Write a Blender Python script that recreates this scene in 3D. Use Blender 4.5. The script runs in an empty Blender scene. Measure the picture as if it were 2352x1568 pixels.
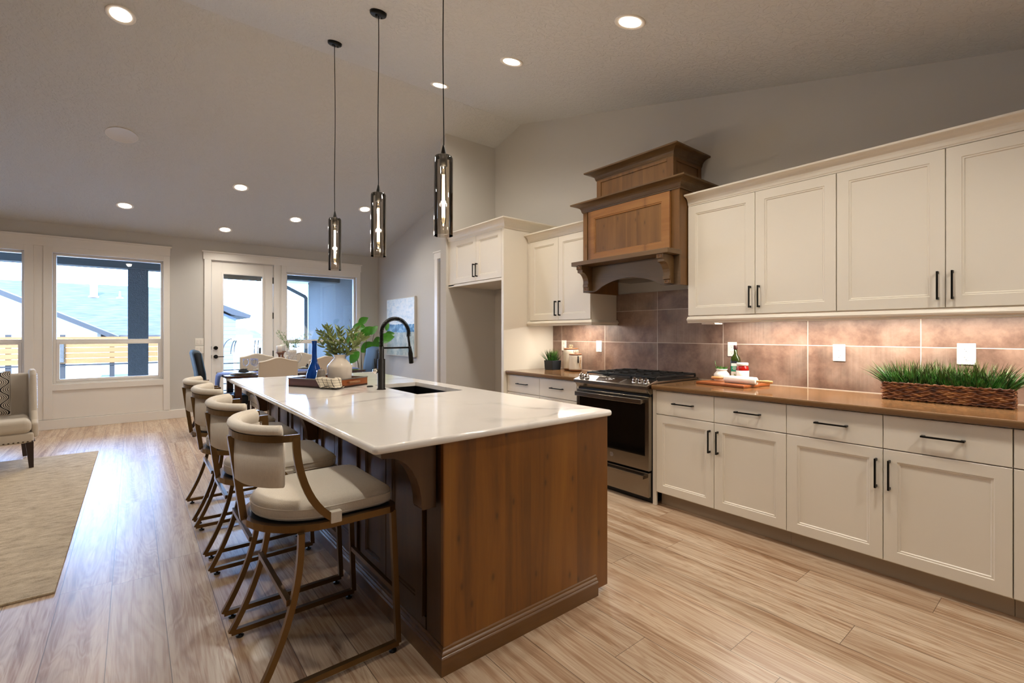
import bpy, bmesh, math, random
from mathutils import Vector, Matrix, noise
R = random.Random(7)
PI = math.pi
S = bpy.context.scene
COL = S.collection

# ---------------------------------------------------------------- camera
F_PX = 1081.0
YAW = math.atan(871 / F_PX)
cam_d = bpy.data.cameras.new('camera'); cam = bpy.data.objects.new('camera', cam_d); COL.objects.link(cam)
cam.location = (0, 0, 1.325); cam.rotation_euler = (PI / 2, 0, -YAW)
cam_d.sensor_width = 36; cam_d.lens = F_PX / 2352 * 36; cam_d.shift_y = -18 / 2352
cam_d.clip_start = 0.05; cam_d.clip_end = 500
S.camera = cam

# ---------------------------------------------------------------- world, sun, exposure
S.view_settings.view_transform = 'Standard'; S.view_settings.look = 'None'
S.view_settings.gamma = 1.0; S.view_settings.use_curve_mapping = False
S.view_settings.exposure = 0.30
SKY = 44.0
w = bpy.data.worlds.new('sky'); S.world = w; w.use_nodes = True
nt = w.node_tree; nt.nodes.clear()
o_ = nt.nodes.new('ShaderNodeOutputWorld'); b_ = nt.nodes.new('ShaderNodeBackground')
tc = nt.nodes.new('ShaderNodeTexCoord'); mp = nt.nodes.new('ShaderNodeMapping'); mp.inputs['Scale'].default_value = (1.5, 1.5, 6)
nz = nt.nodes.new('ShaderNodeTexNoise'); nz.inputs['Scale'].default_value = 2.2; nz.inputs['Detail'].default_value = 7
cr = nt.nodes.new('ShaderNodeValToRGB')
cr.color_ramp.elements[0].position = .40; cr.color_ramp.elements[0].color = (.12, .23, .48, 1)
cr.color_ramp.elements[1].position = .66; cr.color_ramp.elements[1].color = (.19, .30, .50, 1)
nt.links.new(tc.outputs['Generated'], mp.inputs['Vector']); nt.links.new(mp.outputs['Vector'], nz.inputs['Vector'])
nt.links.new(nz.outputs['Fac'], cr.inputs['Fac']); nt.links.new(cr.outputs['Color'], b_.inputs['Color'])
b_.inputs['Strength'].default_value = SKY; nt.links.new(b_.outputs['Background'], o_.inputs['Surface'])

def light(name, kind, loc, energy, color, parent=None, **kw):
    d = bpy.data.lights.new(name, kind); d.energy = energy; d.color = color
    rot = kw.pop('rot', None); portal = kw.pop('portal', False)
    for k, v in kw.items(): setattr(d, k, v)
    if portal: d.cycles.is_portal = True
    o = bpy.data.objects.new(name, d); COL.objects.link(o)
    if parent: o.parent = parent
    o.location = loc
    if rot: o.rotation_euler = rot
    return o
light('sun', 'SUN', (0, -10, 20), 13.0, (1, .93, .82), rot=(math.radians(52), 0, math.radians(-25)), angle=.009)
# daylight openings of the back wall (portals guide the sky light through the panes)
for px, pz, pw, ph in ((-.247, 1.53, 1.2, 1.8), (-1.76, 1.53, 1.2, 1.8), (1.46, 1.3, .62, 2.0), (2.77, 1.52, 1.2, 1.75)):
    light('window_daylight', 'AREA', (px, 9.24, pz), 1, (1, 1, 1), rot=(PI / 2, 0, PI) if False else (-PI / 2, 0, 0), shape='RECTANGLE', size=pw, size_y=ph, portal=True)
DL_W = 76.0            # each recessed light
UC_W = 10.5             # under-cabinet strips, per metre
WARM = (1.0, .94, .85)
PEND_W = 13.0

# ---------------------------------------------------------------- materials
def lin(c):
    if isinstance(c, str): c = [int(c[i:i + 2], 16) / 255 for i in (1, 3, 5)]
    return tuple(x / 12.92 if x <= .04045 else ((x + .055) / 1.055) ** 2.4 for x in c) + (1,)
class G:
    def __init__(s, name):
        s.m = bpy.data.materials.new(name); s.m.use_nodes = True; s.t = s.m.node_tree; s.t.nodes.clear()
        s.out = s.t.nodes.new('ShaderNodeOutputMaterial')
    def n(s, typ, ins=None, **props):
        nd = s.t.nodes.new('ShaderNode' + typ)
        for k, v in props.items(): setattr(nd, k, v)
        for k, v in (ins or {}).items():
            i = nd.inputs[k]
            if isinstance(v, bpy.types.NodeSocket): s.t.links.new(v, i)
            elif isinstance(v, bpy.types.Node): s.t.links.new(v.outputs[0], i)
            else: i.default_value = v
        return nd
    def math(s, op, a, b=0.0, c=0.0, clamp=False):
        nd = s.n('Math', {0: a, 1: b, 2: c}, operation=op); nd.use_clamp = clamp; return nd.outputs[0]
    def mix(s, fac, a, b, mode='MIX'):
        nd = s.n('MixRGB', {'Fac': fac, 'Color1': a, 'Color2': b}, blend_type=mode); return nd.outputs[0]
    def ramp(s, fac, stops, interp='LINEAR'):
        nd = s.n('ValToRGB', {'Fac': fac}); cr = nd.color_ramp; cr.interpolation = interp
        while len(cr.elements) < len(stops): cr.elements.new(.5)
        for e, (p, c) in zip(cr.elements, stops): e.position = p; e.color = c if len(c) == 4 else lin(c)
        return nd.outputs['Color']
    def coord(s, scale=(1, 1, 1), kind='Object', loc=(0, 0, 0)):
        return s.n('Mapping', {'Vector': s.n('TexCoord').outputs[kind], 'Scale': scale, 'Location': loc}).outputs[0]
    def noise(s, vec, scale, detail=3, rough=.55, dist=0):
        return s.n('TexNoise', {'Vector': vec, 'Scale': scale, 'Detail': detail, 'Roughness': rough, 'Distortion': dist}).outputs['Fac']
    def bump(s, h, strength=.3, dist=.002, normal=None):
        i = {'Height': h, 'Strength': strength, 'Distance': dist}
        if normal is not None: i['Normal'] = normal
        return s.n('Bump', i).outputs[0]
    def bsdf(s, col, rough=.5, metal=0, normal=None, **kw):
        ins = {'Base Color': col, 'Roughness': rough, 'Metallic': metal}
        if normal is not None: ins['Normal'] = normal
        for k, v in kw.items(): ins[k.replace('_', ' ')] = v
        b = s.n('BsdfPrincipled', ins); s.t.links.new(b.outputs[0], s.out.inputs['Surface']); return s.m
def pbr(name, col, rough=.5, metal=0, nscale=0, nstr=0, vary=0, vscale=3, stretch=(1, 1, 1), ndist=.002, **kw):
    g = G(name); c = lin(col) if isinstance(col, str) else col; nrm = None; cc = c
    v = g.coord(stretch)
    if vary:
        f = g.noise(v, vscale, 5)
        cc = g.mix(f, tuple(x * (1 - vary) for x in c[:3]) + (1,), tuple(min(1, x * (1 + vary)) for x in c[:3]) + (1,))
    if nscale: nrm = g.bump(g.noise(v, nscale, 4), nstr, ndist)
    return g.bsdf(cc, rough, metal, nrm, **kw)
def emis(name, col, strength):
    g = G(name); e = g.n('Emission', {'Color': lin(col) if isinstance(col, str) else col, 'Strength': strength})
    g.t.links.new(e.outputs[0], g.out.inputs['Surface']); return g.m
def glass(name, tint, refl=1.0, rough=0.0, ior=1.45):
    g = G(name)
    fr = g.n('Fresnel', {'IOR': ior}).outputs[0]
    fac = g.math('MULTIPLY', fr, refl, clamp=True)
    t = g.n('BsdfTransparent', {'Color': tint}); gl = g.n('BsdfGlossy', {'Color': (1, 1, 1, 1), 'Roughness': rough})
    mx = g.n('MixShader', {0: fac, 1: t.outputs[0], 2: gl.outputs[0]}); g.t.links.new(mx.outputs[0], g.out.inputs['Surface']); return g.m

def wood(name, dark, mid, light_, axis='z', rough=.4, board=0.0, bax='y', knots=0.5, sc=1.0, coat=0.0, spec=.5):
    """stained timber: stretched grain along axis, optional glued boards of width `board` counted along bax, knots"""
    g = G(name); tcn = g.n('TexCoord').outputs['Object']; sep = g.n('SeparateXYZ', {0: tcn})
    off = 0.0
    if board:
        idx = g.math('FLOOR', g.math('DIVIDE', sep.outputs['xyz'.index(bax)], board))
        rn = g.n('TexWhiteNoise', {'W': idx}, noise_dimensions='1D').outputs['Value']
    else: rn = g.math('MULTIPLY', 0.0, 1.0)
    st = {'x': (.9, 9, 9), 'y': (9, .9, 9), 'z': (9, 9, .9)}[axis]
    mpn = g.n('Mapping', {'Vector': tcn, 'Scale': tuple(a * sc for a in st)}).outputs[0]
    shift = g.n('CombineXYZ', {0: g.math('MULTIPLY', rn, 31.0), 1: g.math('MULTIPLY', rn, 17.0), 2: g.math('MULTIPLY', rn, 23.0)}).outputs[0]
    vec = g.n('VectorMath', {0: mpn, 1: shift}, operation='ADD').outputs[0]
    ia = 'xyz'.index(axis); ib = 'xyz'.index(bax) if bax != axis else [i for i in range(3) if i != ia][0]
    ka = g.math('ADD', g.math('MULTIPLY', sep.outputs[ia], 3.0), g.math('MULTIPLY', rn, 17.0)); kb = g.math('ADD', g.math('MULTIPLY', sep.outputs[ib], 6.5), g.math('MULTIPLY', rn, 5.0))
    vor = g.n('TexVoronoi', {'Vector': g.n('CombineXYZ', {0: ka, 1: kb}).outputs[0], 'Scale': 1.0}, voronoi_dimensions='2D').outputs['Distance']
    kn = g.ramp(vor, [(0, (1, 1, 1, 1)), (.03, (.8, .8, .8, 1)), (.055, (.25, .25, .25, 1)), (.12, (0, 0, 0, 1))])
    a = g.noise(vec, .8, 5, .55, .8); fine = g.noise(g.n('VectorMath', {0: vec, 1: (6, 6, 6)}, operation='MULTIPLY').outputs[0], 1.6, 3, .7)
    f = g.math('ADD', g.math('MULTIPLY', a, .85), g.math('MULTIPLY', fine, .15))
    c = g.ramp(f, [(.22, dark), (.48, mid), (.78, light_)])
    if board: c = g.mix(g.math('MULTIPLY', rn, .35), c, lin(dark), 'MIX')
    c = g.mix(g.math('MULTIPLY', kn, knots), c, tuple(x * .25 for x in lin(dark)[:3]) + (1,))
    return g.bsdf(c, rough, 0, g.bump(f, .12, .001), Coat_Weight=coat, Coat_Roughness=.2, Specular_IOR_Level=spec)

def floor_mat():
    g = G('oak_plank_floor'); tcn = g.n('TexCoord').outputs['Object']; sep = g.n('SeparateXYZ', {0: tcn})
    W, L = .203, 1.5
    px = g.math('DIVIDE', g.math('ADD', sep.outputs[0], .085), W); ix = g.math('FLOOR', px); fx = g.math('FRACT', px)
    r1 = g.n('TexWhiteNoise', {'W': ix}, noise_dimensions='1D').outputs['Value']
    py = g.math('DIVIDE', g.math('ADD', sep.outputs[1], g.math('MULTIPLY', r1, 7.3)), L); iy = g.math('FLOOR', py); fy = g.math('FRACT', py)
    r2 = g.n('TexWhiteNoise', {'Vector': g.n('CombineXYZ', {0: ix, 1: iy}).outputs[0]}, noise_dimensions='2D').outputs['Value']
    gx = g.math('GREATER_THAN', g.math('ABSOLUTE', g.math('SUBTRACT', fx, .5)), .5 - .0075)
    gy = g.math('GREATER_THAN', g.math('ABSOLUTE', g.math('SUBTRACT', fy, .5)), .5 - .0008)
    gr = g.math('MAXIMUM', gx, gy)
    cx = g.math('ADD', g.math('MULTIPLY', sep.outputs[0], 8.0), g.math('MULTIPLY', r2, 43.0))
    cy = g.math('ADD', g.math('MULTIPLY', sep.outputs[1], .8), g.math('MULTIPLY', r2, 19.0))
    vec = g.n('CombineXYZ', {0: cx, 1: cy, 2: g.math('MULTIPLY', r2, 11.0)}).outputs[0]
    big = g.noise(vec, .9, 3, .55, 1.2)
    # cathedral figure: contour lines of the low noise
    rings = g.math('PINGPONG', g.math('MULTIPLY', big, 13.0), .5)
    streak = g.noise(g.n('VectorMath', {0: vec, 1: (2.2, .7, 1)}, operation='MULTIPLY').outputs[0], 1.0, 6, .72, .6)
    fine = g.noise(g.n('VectorMath', {0: vec, 1: (12, 2, 1)}, operation='MULTIPLY').outputs[0], 2.0, 4, .7)
    vor = g.n('TexVoronoi', {'Vector': g.n('VectorMath', {0: vec, 1: (.5, .85, 1)}, operation='MULTIPLY').outputs[0], 'Scale': 1.0}).outputs['Distance']
    kn = g.ramp(vor, [(0, (1, 1, 1, 1)), (.035, (.7, .7, .7, 1)), (.09, (0, 0, 0, 1))])
    f = g.math('ADD', g.math('ADD', g.math('MULTIPLY', streak, .68), g.math('MULTIPLY', rings, .17)), g.math('MULTIPLY', fine, .22))
    c = g.ramp(f, [(.34, '#856243'), (.44, '#a98769'), (.53, '#c2a98d'), (.66, '#d8c4aa')])
    c = g.mix(g.math('MULTIPLY', g.math('SUBTRACT', r2, .3, clamp=True), .5), c, lin('#9f8369'))
    c = g.mix(g.math('MULTIPLY', kn, .7), c, lin('#5c3b22'))
    c = g.mix(g.math('MULTIPLY', gr, .8), c, lin('#4a3524'))
    h = g.math('SUBTRACT', g.math('MULTIPLY', f, .45), gr)
    ro = g.math('ADD', .25, g.math('MULTIPLY', fine, .12))
    return g.bsdf(c, ro, 0, g.bump(h, .3, .0015), Specular_IOR_Level=.7)

def quartz_mat():
    g = G('veined_white_quartz'); v = g.coord((1, 1, 1)); 
    wv = g.n('VectorMath', {0: v, 1: g.n('VectorMath', {0: g.n('TexNoise', {'Vector': v, 'Scale': 1.6, 'Detail': 6}).outputs['Color'], 1: (.8, .8, .8)}, operation='MULTIPLY').outputs[0]}, operation='ADD').outputs[0]
    vor = g.n('TexVoronoi', {'Vector': wv, 'Scale': .95}, feature='DISTANCE_TO_EDGE').outputs['Distance']
    ln = g.ramp(vor, [(0, (1, 1, 1, 1)), (.012, (.55, .55, .55, 1)), (.035, (0, 0, 0, 1))])
    msk = g.ramp(g.noise(v, 1.3, 3), [(.44, (0, 0, 0, 1)), (.60, (1, 1, 1, 1))])
    f = g.math('MULTIPLY', ln, msk)
    cl = g.mix(g.noise(v, 3, 5), lin('#e9e2d8'), lin('#f4efe8'))
    return g.bsdf(g.mix(g.math('MULTIPLY', f, .6), cl, lin('#9f9990')), .085, 0, None, Specular_IOR_Level=.6)

def tile_mat():
    g = G('taupe_stone_tile'); tcn = g.n('TexCoord').outputs['Object']; sep = g.n('SeparateXYZ', {0: tcn})
    W, Hh = .6315, .308
    px = g.math('DIVIDE', g.math('SUBTRACT', sep.outputs[1], 1.3178), W); pz = g.math('DIVIDE', g.math('SUBTRACT', sep.outputs[2], 1.240), Hh)
    ix = g.math('FLOOR', px); iz = g.math('FLOOR', pz)
    ax = g.math('ABSOLUTE', g.math('SUBTRACT', g.math('FRACT', px), .5)); az = g.math('ABSOLUTE', g.math('SUBTRACT', g.math('FRACT', pz), .5))
    gr = g.math('MAXIMUM', g.math('GREATER_THAN', ax, .5 - .0038), g.math('GREATER_THAN', az, .5 - .0075))
    rn = g.n('TexWhiteNoise', {'Vector': g.n('CombineXYZ', {0: ix, 1: iz}).outputs[0]}, noise_dimensions='2D').outputs['Value']
    off = g.n('CombineXYZ', {0: g.math('MULTIPLY', rn, 9), 1: g.math('MULTIPLY', rn, 5), 2: g.math('MULTIPLY', rn, 7)}).outputs[0]
    v = g.n('VectorMath', {0: tcn, 1: off}, operation='ADD').outputs[0]
    a = g.noise(v, 3.6, 9, .68, .15); sx = g.n('VectorMath', {0: v, 1: (1, 60, 2)}, operation='MULTIPLY').outputs[0]; lines = g.noise(sx, 1.2, 2)
    lm = g.ramp(g.noise(v, 2.0, 2), [(.5, (0, 0, 0, 1)), (.6, (1, 1, 1, 1))])
    c = g.ramp(a, [(.30, '#523d32'), (.46, '#745a4c'), (.60, '#8d7262'), (.76, '#ab9280')])
    c = g.mix(g.math('MULTIPLY', g.math('MULTIPLY', lines, lm), .35), c, lin('#b7a696'))
    c = g.mix(gr, c, lin('#cbbcab'))
    return g.bsdf(c, g.math('ADD', .36, g.math('MULTIPLY', gr, .4)), 0, g.bump(g.math('SUBTRACT', g.math('MULTIPLY', a, .3), gr), .2, .0015))

def plaster(name, col, big=True):
    g = G(name); v = g.coord()
    h = g.noise(v, 26 if big else 60, 3, .5, 1.0)
    h2 = g.ramp(h, [(.45, (0, 0, 0, 1)), (.55, (1, 1, 1, 1))])
    return g.bsdf(lin(col), .85, 0, g.bump(h2 if big else h, .6 if big else .12, .004), Specular_IOR_Level=.2)

M = {}
M['wall'] = plaster('greige_wall_paint', '#cac5bd', False)
M['ceil'] = plaster('greige_textured_ceiling_paint', '#cac7c2', True)
M['trim'] = pbr('cream_trim_paint', '#efe8de', .35)
M['cab'] = pbr('cream_cabinet_paint', '#e9e0cf', .33)
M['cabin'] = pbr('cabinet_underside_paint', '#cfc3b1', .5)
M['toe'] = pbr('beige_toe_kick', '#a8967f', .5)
M['floor'] = floor_mat()
M['quartz'] = quartz_mat()
M['counter'] = pbr('brown_quartz', '#755638', .10, vary=.12, vscale=60, Specular_IOR_Level=.6)
M['tile'] = tile_mat()
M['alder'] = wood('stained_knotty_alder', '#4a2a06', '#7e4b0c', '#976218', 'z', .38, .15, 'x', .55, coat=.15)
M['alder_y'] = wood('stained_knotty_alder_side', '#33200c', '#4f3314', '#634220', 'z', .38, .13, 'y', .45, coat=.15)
M['hood'] = wood('hood_alder', '#543410', '#775126', '#8e6636', 'z', .42, .11, 'y', .5, coat=.1)
M['hoodrail'] = wood('hood_alder_rails', '#6b4018', '#90602e', '#a67540', 'y', .42, 0, 'y', .5, coat=.1)
M['moul'] = wood('alder_moulding', '#463018', '#654a29', '#785c38', 'y', .42, 0, 'y', .1, coat=.1)
M['basem'] = wood('alder_base_moulding', '#48290a', '#674215', '#7c5424', 'x', .36, 0, 'y', .2, coat=.15)
M['black'] = pbr('matte_black_metal', '#15130f', .38, .6)
M['blackp'] = pbr('black_plastic', '#0c0b0b', .35)
M['steel'] = pbr('brushed_stainless', '#958c80', .24, 1, nscale=40, nstr=.04, stretch=(1, 1, 30))
M['chrome'] = pbr('polished_chrome', '#e0dcd6', .06, 1)
M['oven'] = pbr('black_oven_glass', '#050505', .05, 0, Specular_IOR_Level=.7)
M['iron'] = pbr('cast_iron', '#141312', .5, .3)
M['bronze'] = pbr('antique_bronze', '#7b5f3a', .33, .85, vary=.15, vscale=12)
M['linen'] = pbr('beige_linen', '#e8decd', .9, nscale=500, nstr=.6, vary=.10, vscale=160, stretch=(1, 1, .35), Sheen_Weight=.2)
M['creamf'] = pbr('cream_upholstery', '#c9bcaa', .9, nscale=300, nstr=.3, Sheen_Weight=.2)
M['navy'] = pbr('navy_velvet', '#08101a', .7, nscale=120, nstr=.2, Sheen_Weight=.15, Sheen_Tint=(.3, .7, 1, 1))
M['espresso'] = pbr('espresso_wood', '#2b1a14', .3)
M['table'] = wood('dark_table_wood', '#2a1a17', '#3a2520', '#4a322a', 'x', .12, 0, 'y', .1, coat=.5)
M['pane'] = glass('window_glass', (.97, .985, .985, 1), .8)
M['smoke'] = glass('smoked_glass', (.78, .73, .66, 1), 1.6, ior=1.6)
M['bulbglass'] = glass('clear_bulb_glass', (.97, .95, .9, 1), 1.0)
M['filament'] = emis('glowing_filament', (1, .78, .48, 1), 14)
M['lens'] = emis('recessed_light_lens', (1, .86, .68, 1), 9)
M['ledstrip'] = emis('led_strip', (1, .8, .55, 1), 5)
M['ringw'] = pbr('white_light_trim', '#e8e0d4', .4)
M['outlet'] = pbr('white_outlet_plastic', '#efe9dd', .3)
M['slot'] = pbr('outlet_slot', '#3a342e', .5)
M['leaf'] = pbr('olive_green_leaf', '#7b8a50', .5, vary=.35, vscale=14)
M['leafb'] = pbr('bright_green_leaf', '#3f7d1e', .3, vary=.5, vscale=22, nscale=30, nstr=.5, ndist=.006)
M['leafp'] = pbr('pale_green_sprig', '#7f9165', .5, vary=.3, vscale=14)
M['stem'] = pbr('brown_stem', '#5b4a31', .7)
def grass_mat():
    g = G('green_grass_blades'); v = g.n('TexCoord').outputs['Object']; z = g.n('SeparateXYZ', {0: v}).outputs[2]
    n1 = g.noise(v, 30, 2); c = g.ramp(n1, [(.3, '#0f240b'), (.5, '#28551a'), (.68, '#4a8530')])
    tip = g.n('MapRange', {'Value': z, 'From Min': .14, 'From Max': .27}).outputs[0]
    return g.bsdf(g.mix(g.math('MULTIPLY', tip, g.noise(v, 55, 1)), c, lin('#6e3d1c')), .45)
M['grass'] = grass_mat()
M['potblk'] = pbr('charcoal_ceramic', '#1d2126', .5)
M['blueg'] = G('cobalt_glass').bsdf((.0, .07, .42, 1), .04, 0, None, Transmission_Weight=.35, IOR=1.45, Specular_IOR_Level=.8)
M['whitecer'] = pbr('glazed_cream_ceramic', '#e6dbcc', .08, vary=.06, vscale=18, nscale=14, nstr=.12, ndist=.004)
M['greycer'] = pbr('speckled_grey_ceramic', '#77706a', .12, vary=.3, vscale=60)
M['whitepot'] = pbr('white_stoneware', '#e6ded2', .25)
M['zinc'] = pbr('hammered_zinc', '#8c8781', .35, .7, nscale=120, nstr=.5, vary=.25, vscale=60)
M['traywood'] = wood('red_brown_tray_wood', '#6a3418', '#8f4d22', '#a9642f', 'x', .35, 0, 'y', .1)
M['trayrefl'] = wood('tray_wood_blue_reflection', '#3a2226', '#54353a', '#6d4a4c', 'y', .3, 0, 'y', .1)  # darker tray wood, bluish reflection painted in as a purple tint
M['handlew'] = pbr('tray_handle_wood', '#9a6a42', .4)
M['board'] = wood('cherry_board', '#6e3416', '#8f4d22', '#a8622f', 'y', .3, .07, 'x', .1)
M['marble'] = pbr('white_marble', '#efe6da', .2, vary=.12, vscale=20)
M['pinw'] = pbr('blond_wood', '#c08a50', .35, vary=.15, vscale=30)
M['olive'] = pbr('green_bottle_glass', '#2c3a0c', .06, Transmission_Weight=.3, Specular_IOR_Level=.7)
M['sauce'] = pbr('red_sauce', '#8c1208', .12)
M['label'] = pbr('white_paper_label', '#ece6dc', .5)
M['labelg'] = pbr('green_paper_label', '#1c8a6a', .5)
M['darkcap'] = pbr('dark_red_cap', '#3a1a16', .35)
M['crackle'] = pbr('embossed_white_ceramic', '#d8cdbb', .35, nscale=45, nstr=.8, ndist=.004)
M['lidw'] = pbr('acacia_wood', '#7a4a28', .4, vary=.2, vscale=40)
M['bead'] = pbr('wooden_bead', '#d9b183', .45)
M['tassel'] = pbr('black_tassel', '#241713', .8)
M['candle'] = pbr('white_wax', '#f4f0ea', .4, Subsurface_Weight=.1)
M['turned'] = pbr('turned_brown_wood', '#8a5a38', .4)
M['clear'] = glass('clear_goblet_glass', (.98, .985, .99, 1), .5)
M['napkin'] = pbr('charcoal_napkin', '#23262c', .85)
M['plate'] = pbr('pale_plate', '#b9b7ab', .2)
M['charger'] = pbr('woven_charger', '#8d7f62', .7, nscale=120, nstr=.5)
M['runner'] = pbr('blue_grey_runner', '#5a6a9c', .8, nscale=200, nstr=.4)
M['sinkm'] = pbr('black_granite_sink', '#0b0b0c', .28)
M['silver'] = pbr('nailhead', '#4a3a2c', .3, 1)
M['fascia'] = pbr('dark_fascia', '#1d1c1b', .6)
M['grate_gap'] = M['iron']
M['canvas_edge'] = pbr('canvas_edge', '#cfc8bb', .7)

# ---------------------------------------------------------------- mesh helpers
class MB:
    def __init__(s): s.v = []; s.f = []; s.sm = []
    def add(s, vs, fs, smooth=False, mtx=None):
        b = len(s.v)
        for v in vs:
            v = Vector(v); s.v.append(tuple(mtx @ v) if mtx else tuple(v))
        for f in fs: s.f.append(tuple(b + i for i in f)); s.sm.append(smooth)
        return s
    def box(s, x0, y0, z0, x1, y1, z1, mtx=None):
        x0, x1 = min(x0, x1), max(x0, x1); y0, y1 = min(y0, y1), max(y0, y1); z0, z1 = min(z0, z1), max(z0, z1)
        vs = [(x, y, z) for z in (z0, z1) for x, y in ((x0, y0), (x1, y0), (x1, y1), (x0, y1))]
        return s.add(vs, [(3, 2, 1, 0), (4, 5, 6, 7), (0, 1, 5, 4), (1, 2, 6, 5), (2, 3, 7, 6), (3, 0, 4, 7)], False, mtx)
    def prism(s, pts, z0, z1, smooth=False, mtx=None):
        n = len(pts); vs = [(x, y, z0) for x, y in pts] + [(x, y, z1) for x, y in pts]
        fs = [tuple(range(n))[::-1], tuple(range(n, 2 * n))] + [(i, (i + 1) % n, n + (i + 1) % n, n + i) for i in range(n)]
        return s.add(vs, fs, smooth, mtx)
    def poly3(s, pts, d):
        """polygon given by 3d points, extruded by vector d"""
        n = len(pts); d = Vector(d); vs = [Vector(p) for p in pts] + [Vector(p) + d for p in pts]
        return s.add(vs, [tuple(range(n))[::-1], tuple(range(n, 2 * n))] + [(i, (i + 1) % n, n + (i + 1) % n, n + i) for i in range(n)])
    def lathe(s, prof, c=(0, 0, 0), seg=28, mtx=None, cap=True):
        vs = []; fs = []
        for r, z in prof:
            for k in range(seg):
                a = 2 * PI * k / seg; vs.append((c[0] + r * math.cos(a), c[1] + r * math.sin(a), c[2] + z))
        for i in range(len(prof) - 1):
            for k in range(seg):
                k2 = (k + 1) % seg; fs.append((i * seg + k, i * seg + k2, (i + 1) * seg + k2, (i + 1) * seg + k))
        s.add(vs, fs, True, mtx)
        if cap:
            b = len(s.v) - len(vs)
            if prof[0][0] > 1e-4: s.f.append(tuple(b + k for k in range(seg))[::-1]); s.sm.append(False)
            if prof[-1][0] > 1e-4: s.f.append(tuple(b + (len(prof) - 1) * seg + k for k in range(seg))); s.sm.append(False)
        return s
    def sweep(s, path, sec, closed=False, up=(0, 0, 1), smooth=True, cap=True, scale=None):
        """sweep a closed 2d section (a sideways, b along up) along a 3d path, mitred"""
        P = [Vector(p) for p in path]; n = len(P); up = Vector(up); m = len(sec); vs = []; fs = []
        for i, p in enumerate(P):
            a = P[i - 1] if (closed or i > 0) else None; c = P[(i + 1) % n] if (closed or i < n - 1) else None
            d0 = (p - a).normalized() if a is not None else None; d1 = (c - p).normalized() if c is not None else None
            t = (d0 + d1).normalized() if d0 is not None and d1 is not None else (d0 if d1 is None else d1)
            u_ = up
            if abs(t.dot(u_)) > .999: u_ = Vector((1, 0, 0)) if abs(t.x) < .9 else Vector((0, 1, 0))
            sd = t.cross(u_).normalized(); v_ = sd.cross(t).normalized()
            k = 1.0
            if d0 is not None and d1 is not None:
                cs = max(.35, t.dot(d1)); k = 1 / cs
            q = scale(i / max(1, n - 1)) if scale else 1.0
            # widen only in the bend plane
            bend = (d1 - d0) if (d0 is not None and d1 is not None) else None
            for sx, sy in sec:
                off = sd * sx * q + v_ * sy * q
                if bend is not None and bend.length > 1e-5:
                    bn = bend.normalized(); off = off + bn * off.dot(bn) * (k - 1)
                vs.append(p + off)
        rng = n if closed else n - 1
        for i in range(rng):
            j = (i + 1) % n
            for k in range(m):
                k2 = (k + 1) % m; fs.append((i * m + k, i * m + k2, j * m + k2, j * m + k))
        if cap and not closed: fs.append(tuple(range(m))[::-1]); fs.append(tuple((n - 1) * m + k for k in range(m)))
        return s.add(vs, fs, smooth)
    def tube(s, path, r, seg=8, closed=False, scale=None):
        return s.sweep(path, [(r * math.cos(2 * PI * k / seg), r * math.sin(2 * PI * k / seg)) for k in range(seg)], closed, smooth=True, scale=scale)
    def bar(s, path, wd, ht, closed=False, up=(0, 0, 1)):
        return s.sweep(path, [(-wd / 2, -ht / 2), (wd / 2, -ht / 2), (wd / 2, ht / 2), (-wd / 2, ht / 2)], closed, up=up, smooth=False)
    def leaf(s, p, d, nrm, L, W, bend=.25, seg=4):
        p = Vector(p); d = Vector(d).normalized(); nrm = Vector(nrm); sd = d.cross(nrm).normalized(); nn = sd.cross(d).normalized(); vs = []; fs = []
        for i in range(seg + 1):
            t = i / seg; wd = W * math.sin(PI * min(1, t * .94 + .05)) ** .8 * .5
            c = p + d * L * t - nn * bend * L * t * t
            vs += [c - sd * wd + nn * wd * .25, c, c + sd * wd + nn * wd * .25]
        for i in range(seg):
            a = i * 3; fs += [(a, a + 1, a + 4, a + 3), (a + 1, a + 2, a + 5, a + 4)]
        return s.add(vs, fs, True)

def part(name, mb, mat, parent=None, bevel=0, seg=2, world=True, mods=None, wn=False):
    """link mb as one mesh object; vertices are in world coordinates unless world=False"""
    off = parent.matrix_basis.translation.copy() if (parent and world) else Vector((0, 0, 0))
    if parent and world and parent.parent: off = off + parent.parent.matrix_basis.translation
    me = bpy.data.meshes.new(name)
    me.from_pydata([tuple(Vector(v) - off) for v in mb.v], [], mb.f); me.update()
    me.polygons.foreach_set('use_smooth', mb.sm)
    bm = bmesh.new(); bm.from_mesh(me); bmesh.ops.recalc_face_normals(bm, faces=bm.faces); bm.to_mesh(me); bm.free()
    if isinstance(mat, str): mat = M[mat]
    me.materials.append(mat)
    o = bpy.data.objects.new(name, me); COL.objects.link(o)
    if parent: o.parent = parent
    if bevel:
        b = o.modifiers.new('bevel', 'BEVEL'); b.width = bevel; b.segments = seg; b.limit_method = 'ANGLE'; b.angle_limit = math.radians(40)
    return o
def thing(name, label, cat, loc=(0, 0, 0), rotz=0, group=None):
    o = bpy.data.objects.new(name, None); COL.objects.link(o); o.empty_display_size = .1
    o.location = loc; o.rotation_euler = (0, 0, rotz); o['label'] = label; o['category'] = cat
    if group: o['group'] = group
    return o
def tag(o, label, cat, group=None, kind=None):
    o['label'] = label; o['category'] = cat
    if group: o['group'] = group
    if kind: o['kind'] = kind
    return o
def struct(name, mb, mat, label=None, bevel=0):
    o = part(name, mb, mat, bevel=bevel); o['kind'] = 'structure'
    if label: o['label'] = label
    return o
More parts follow.
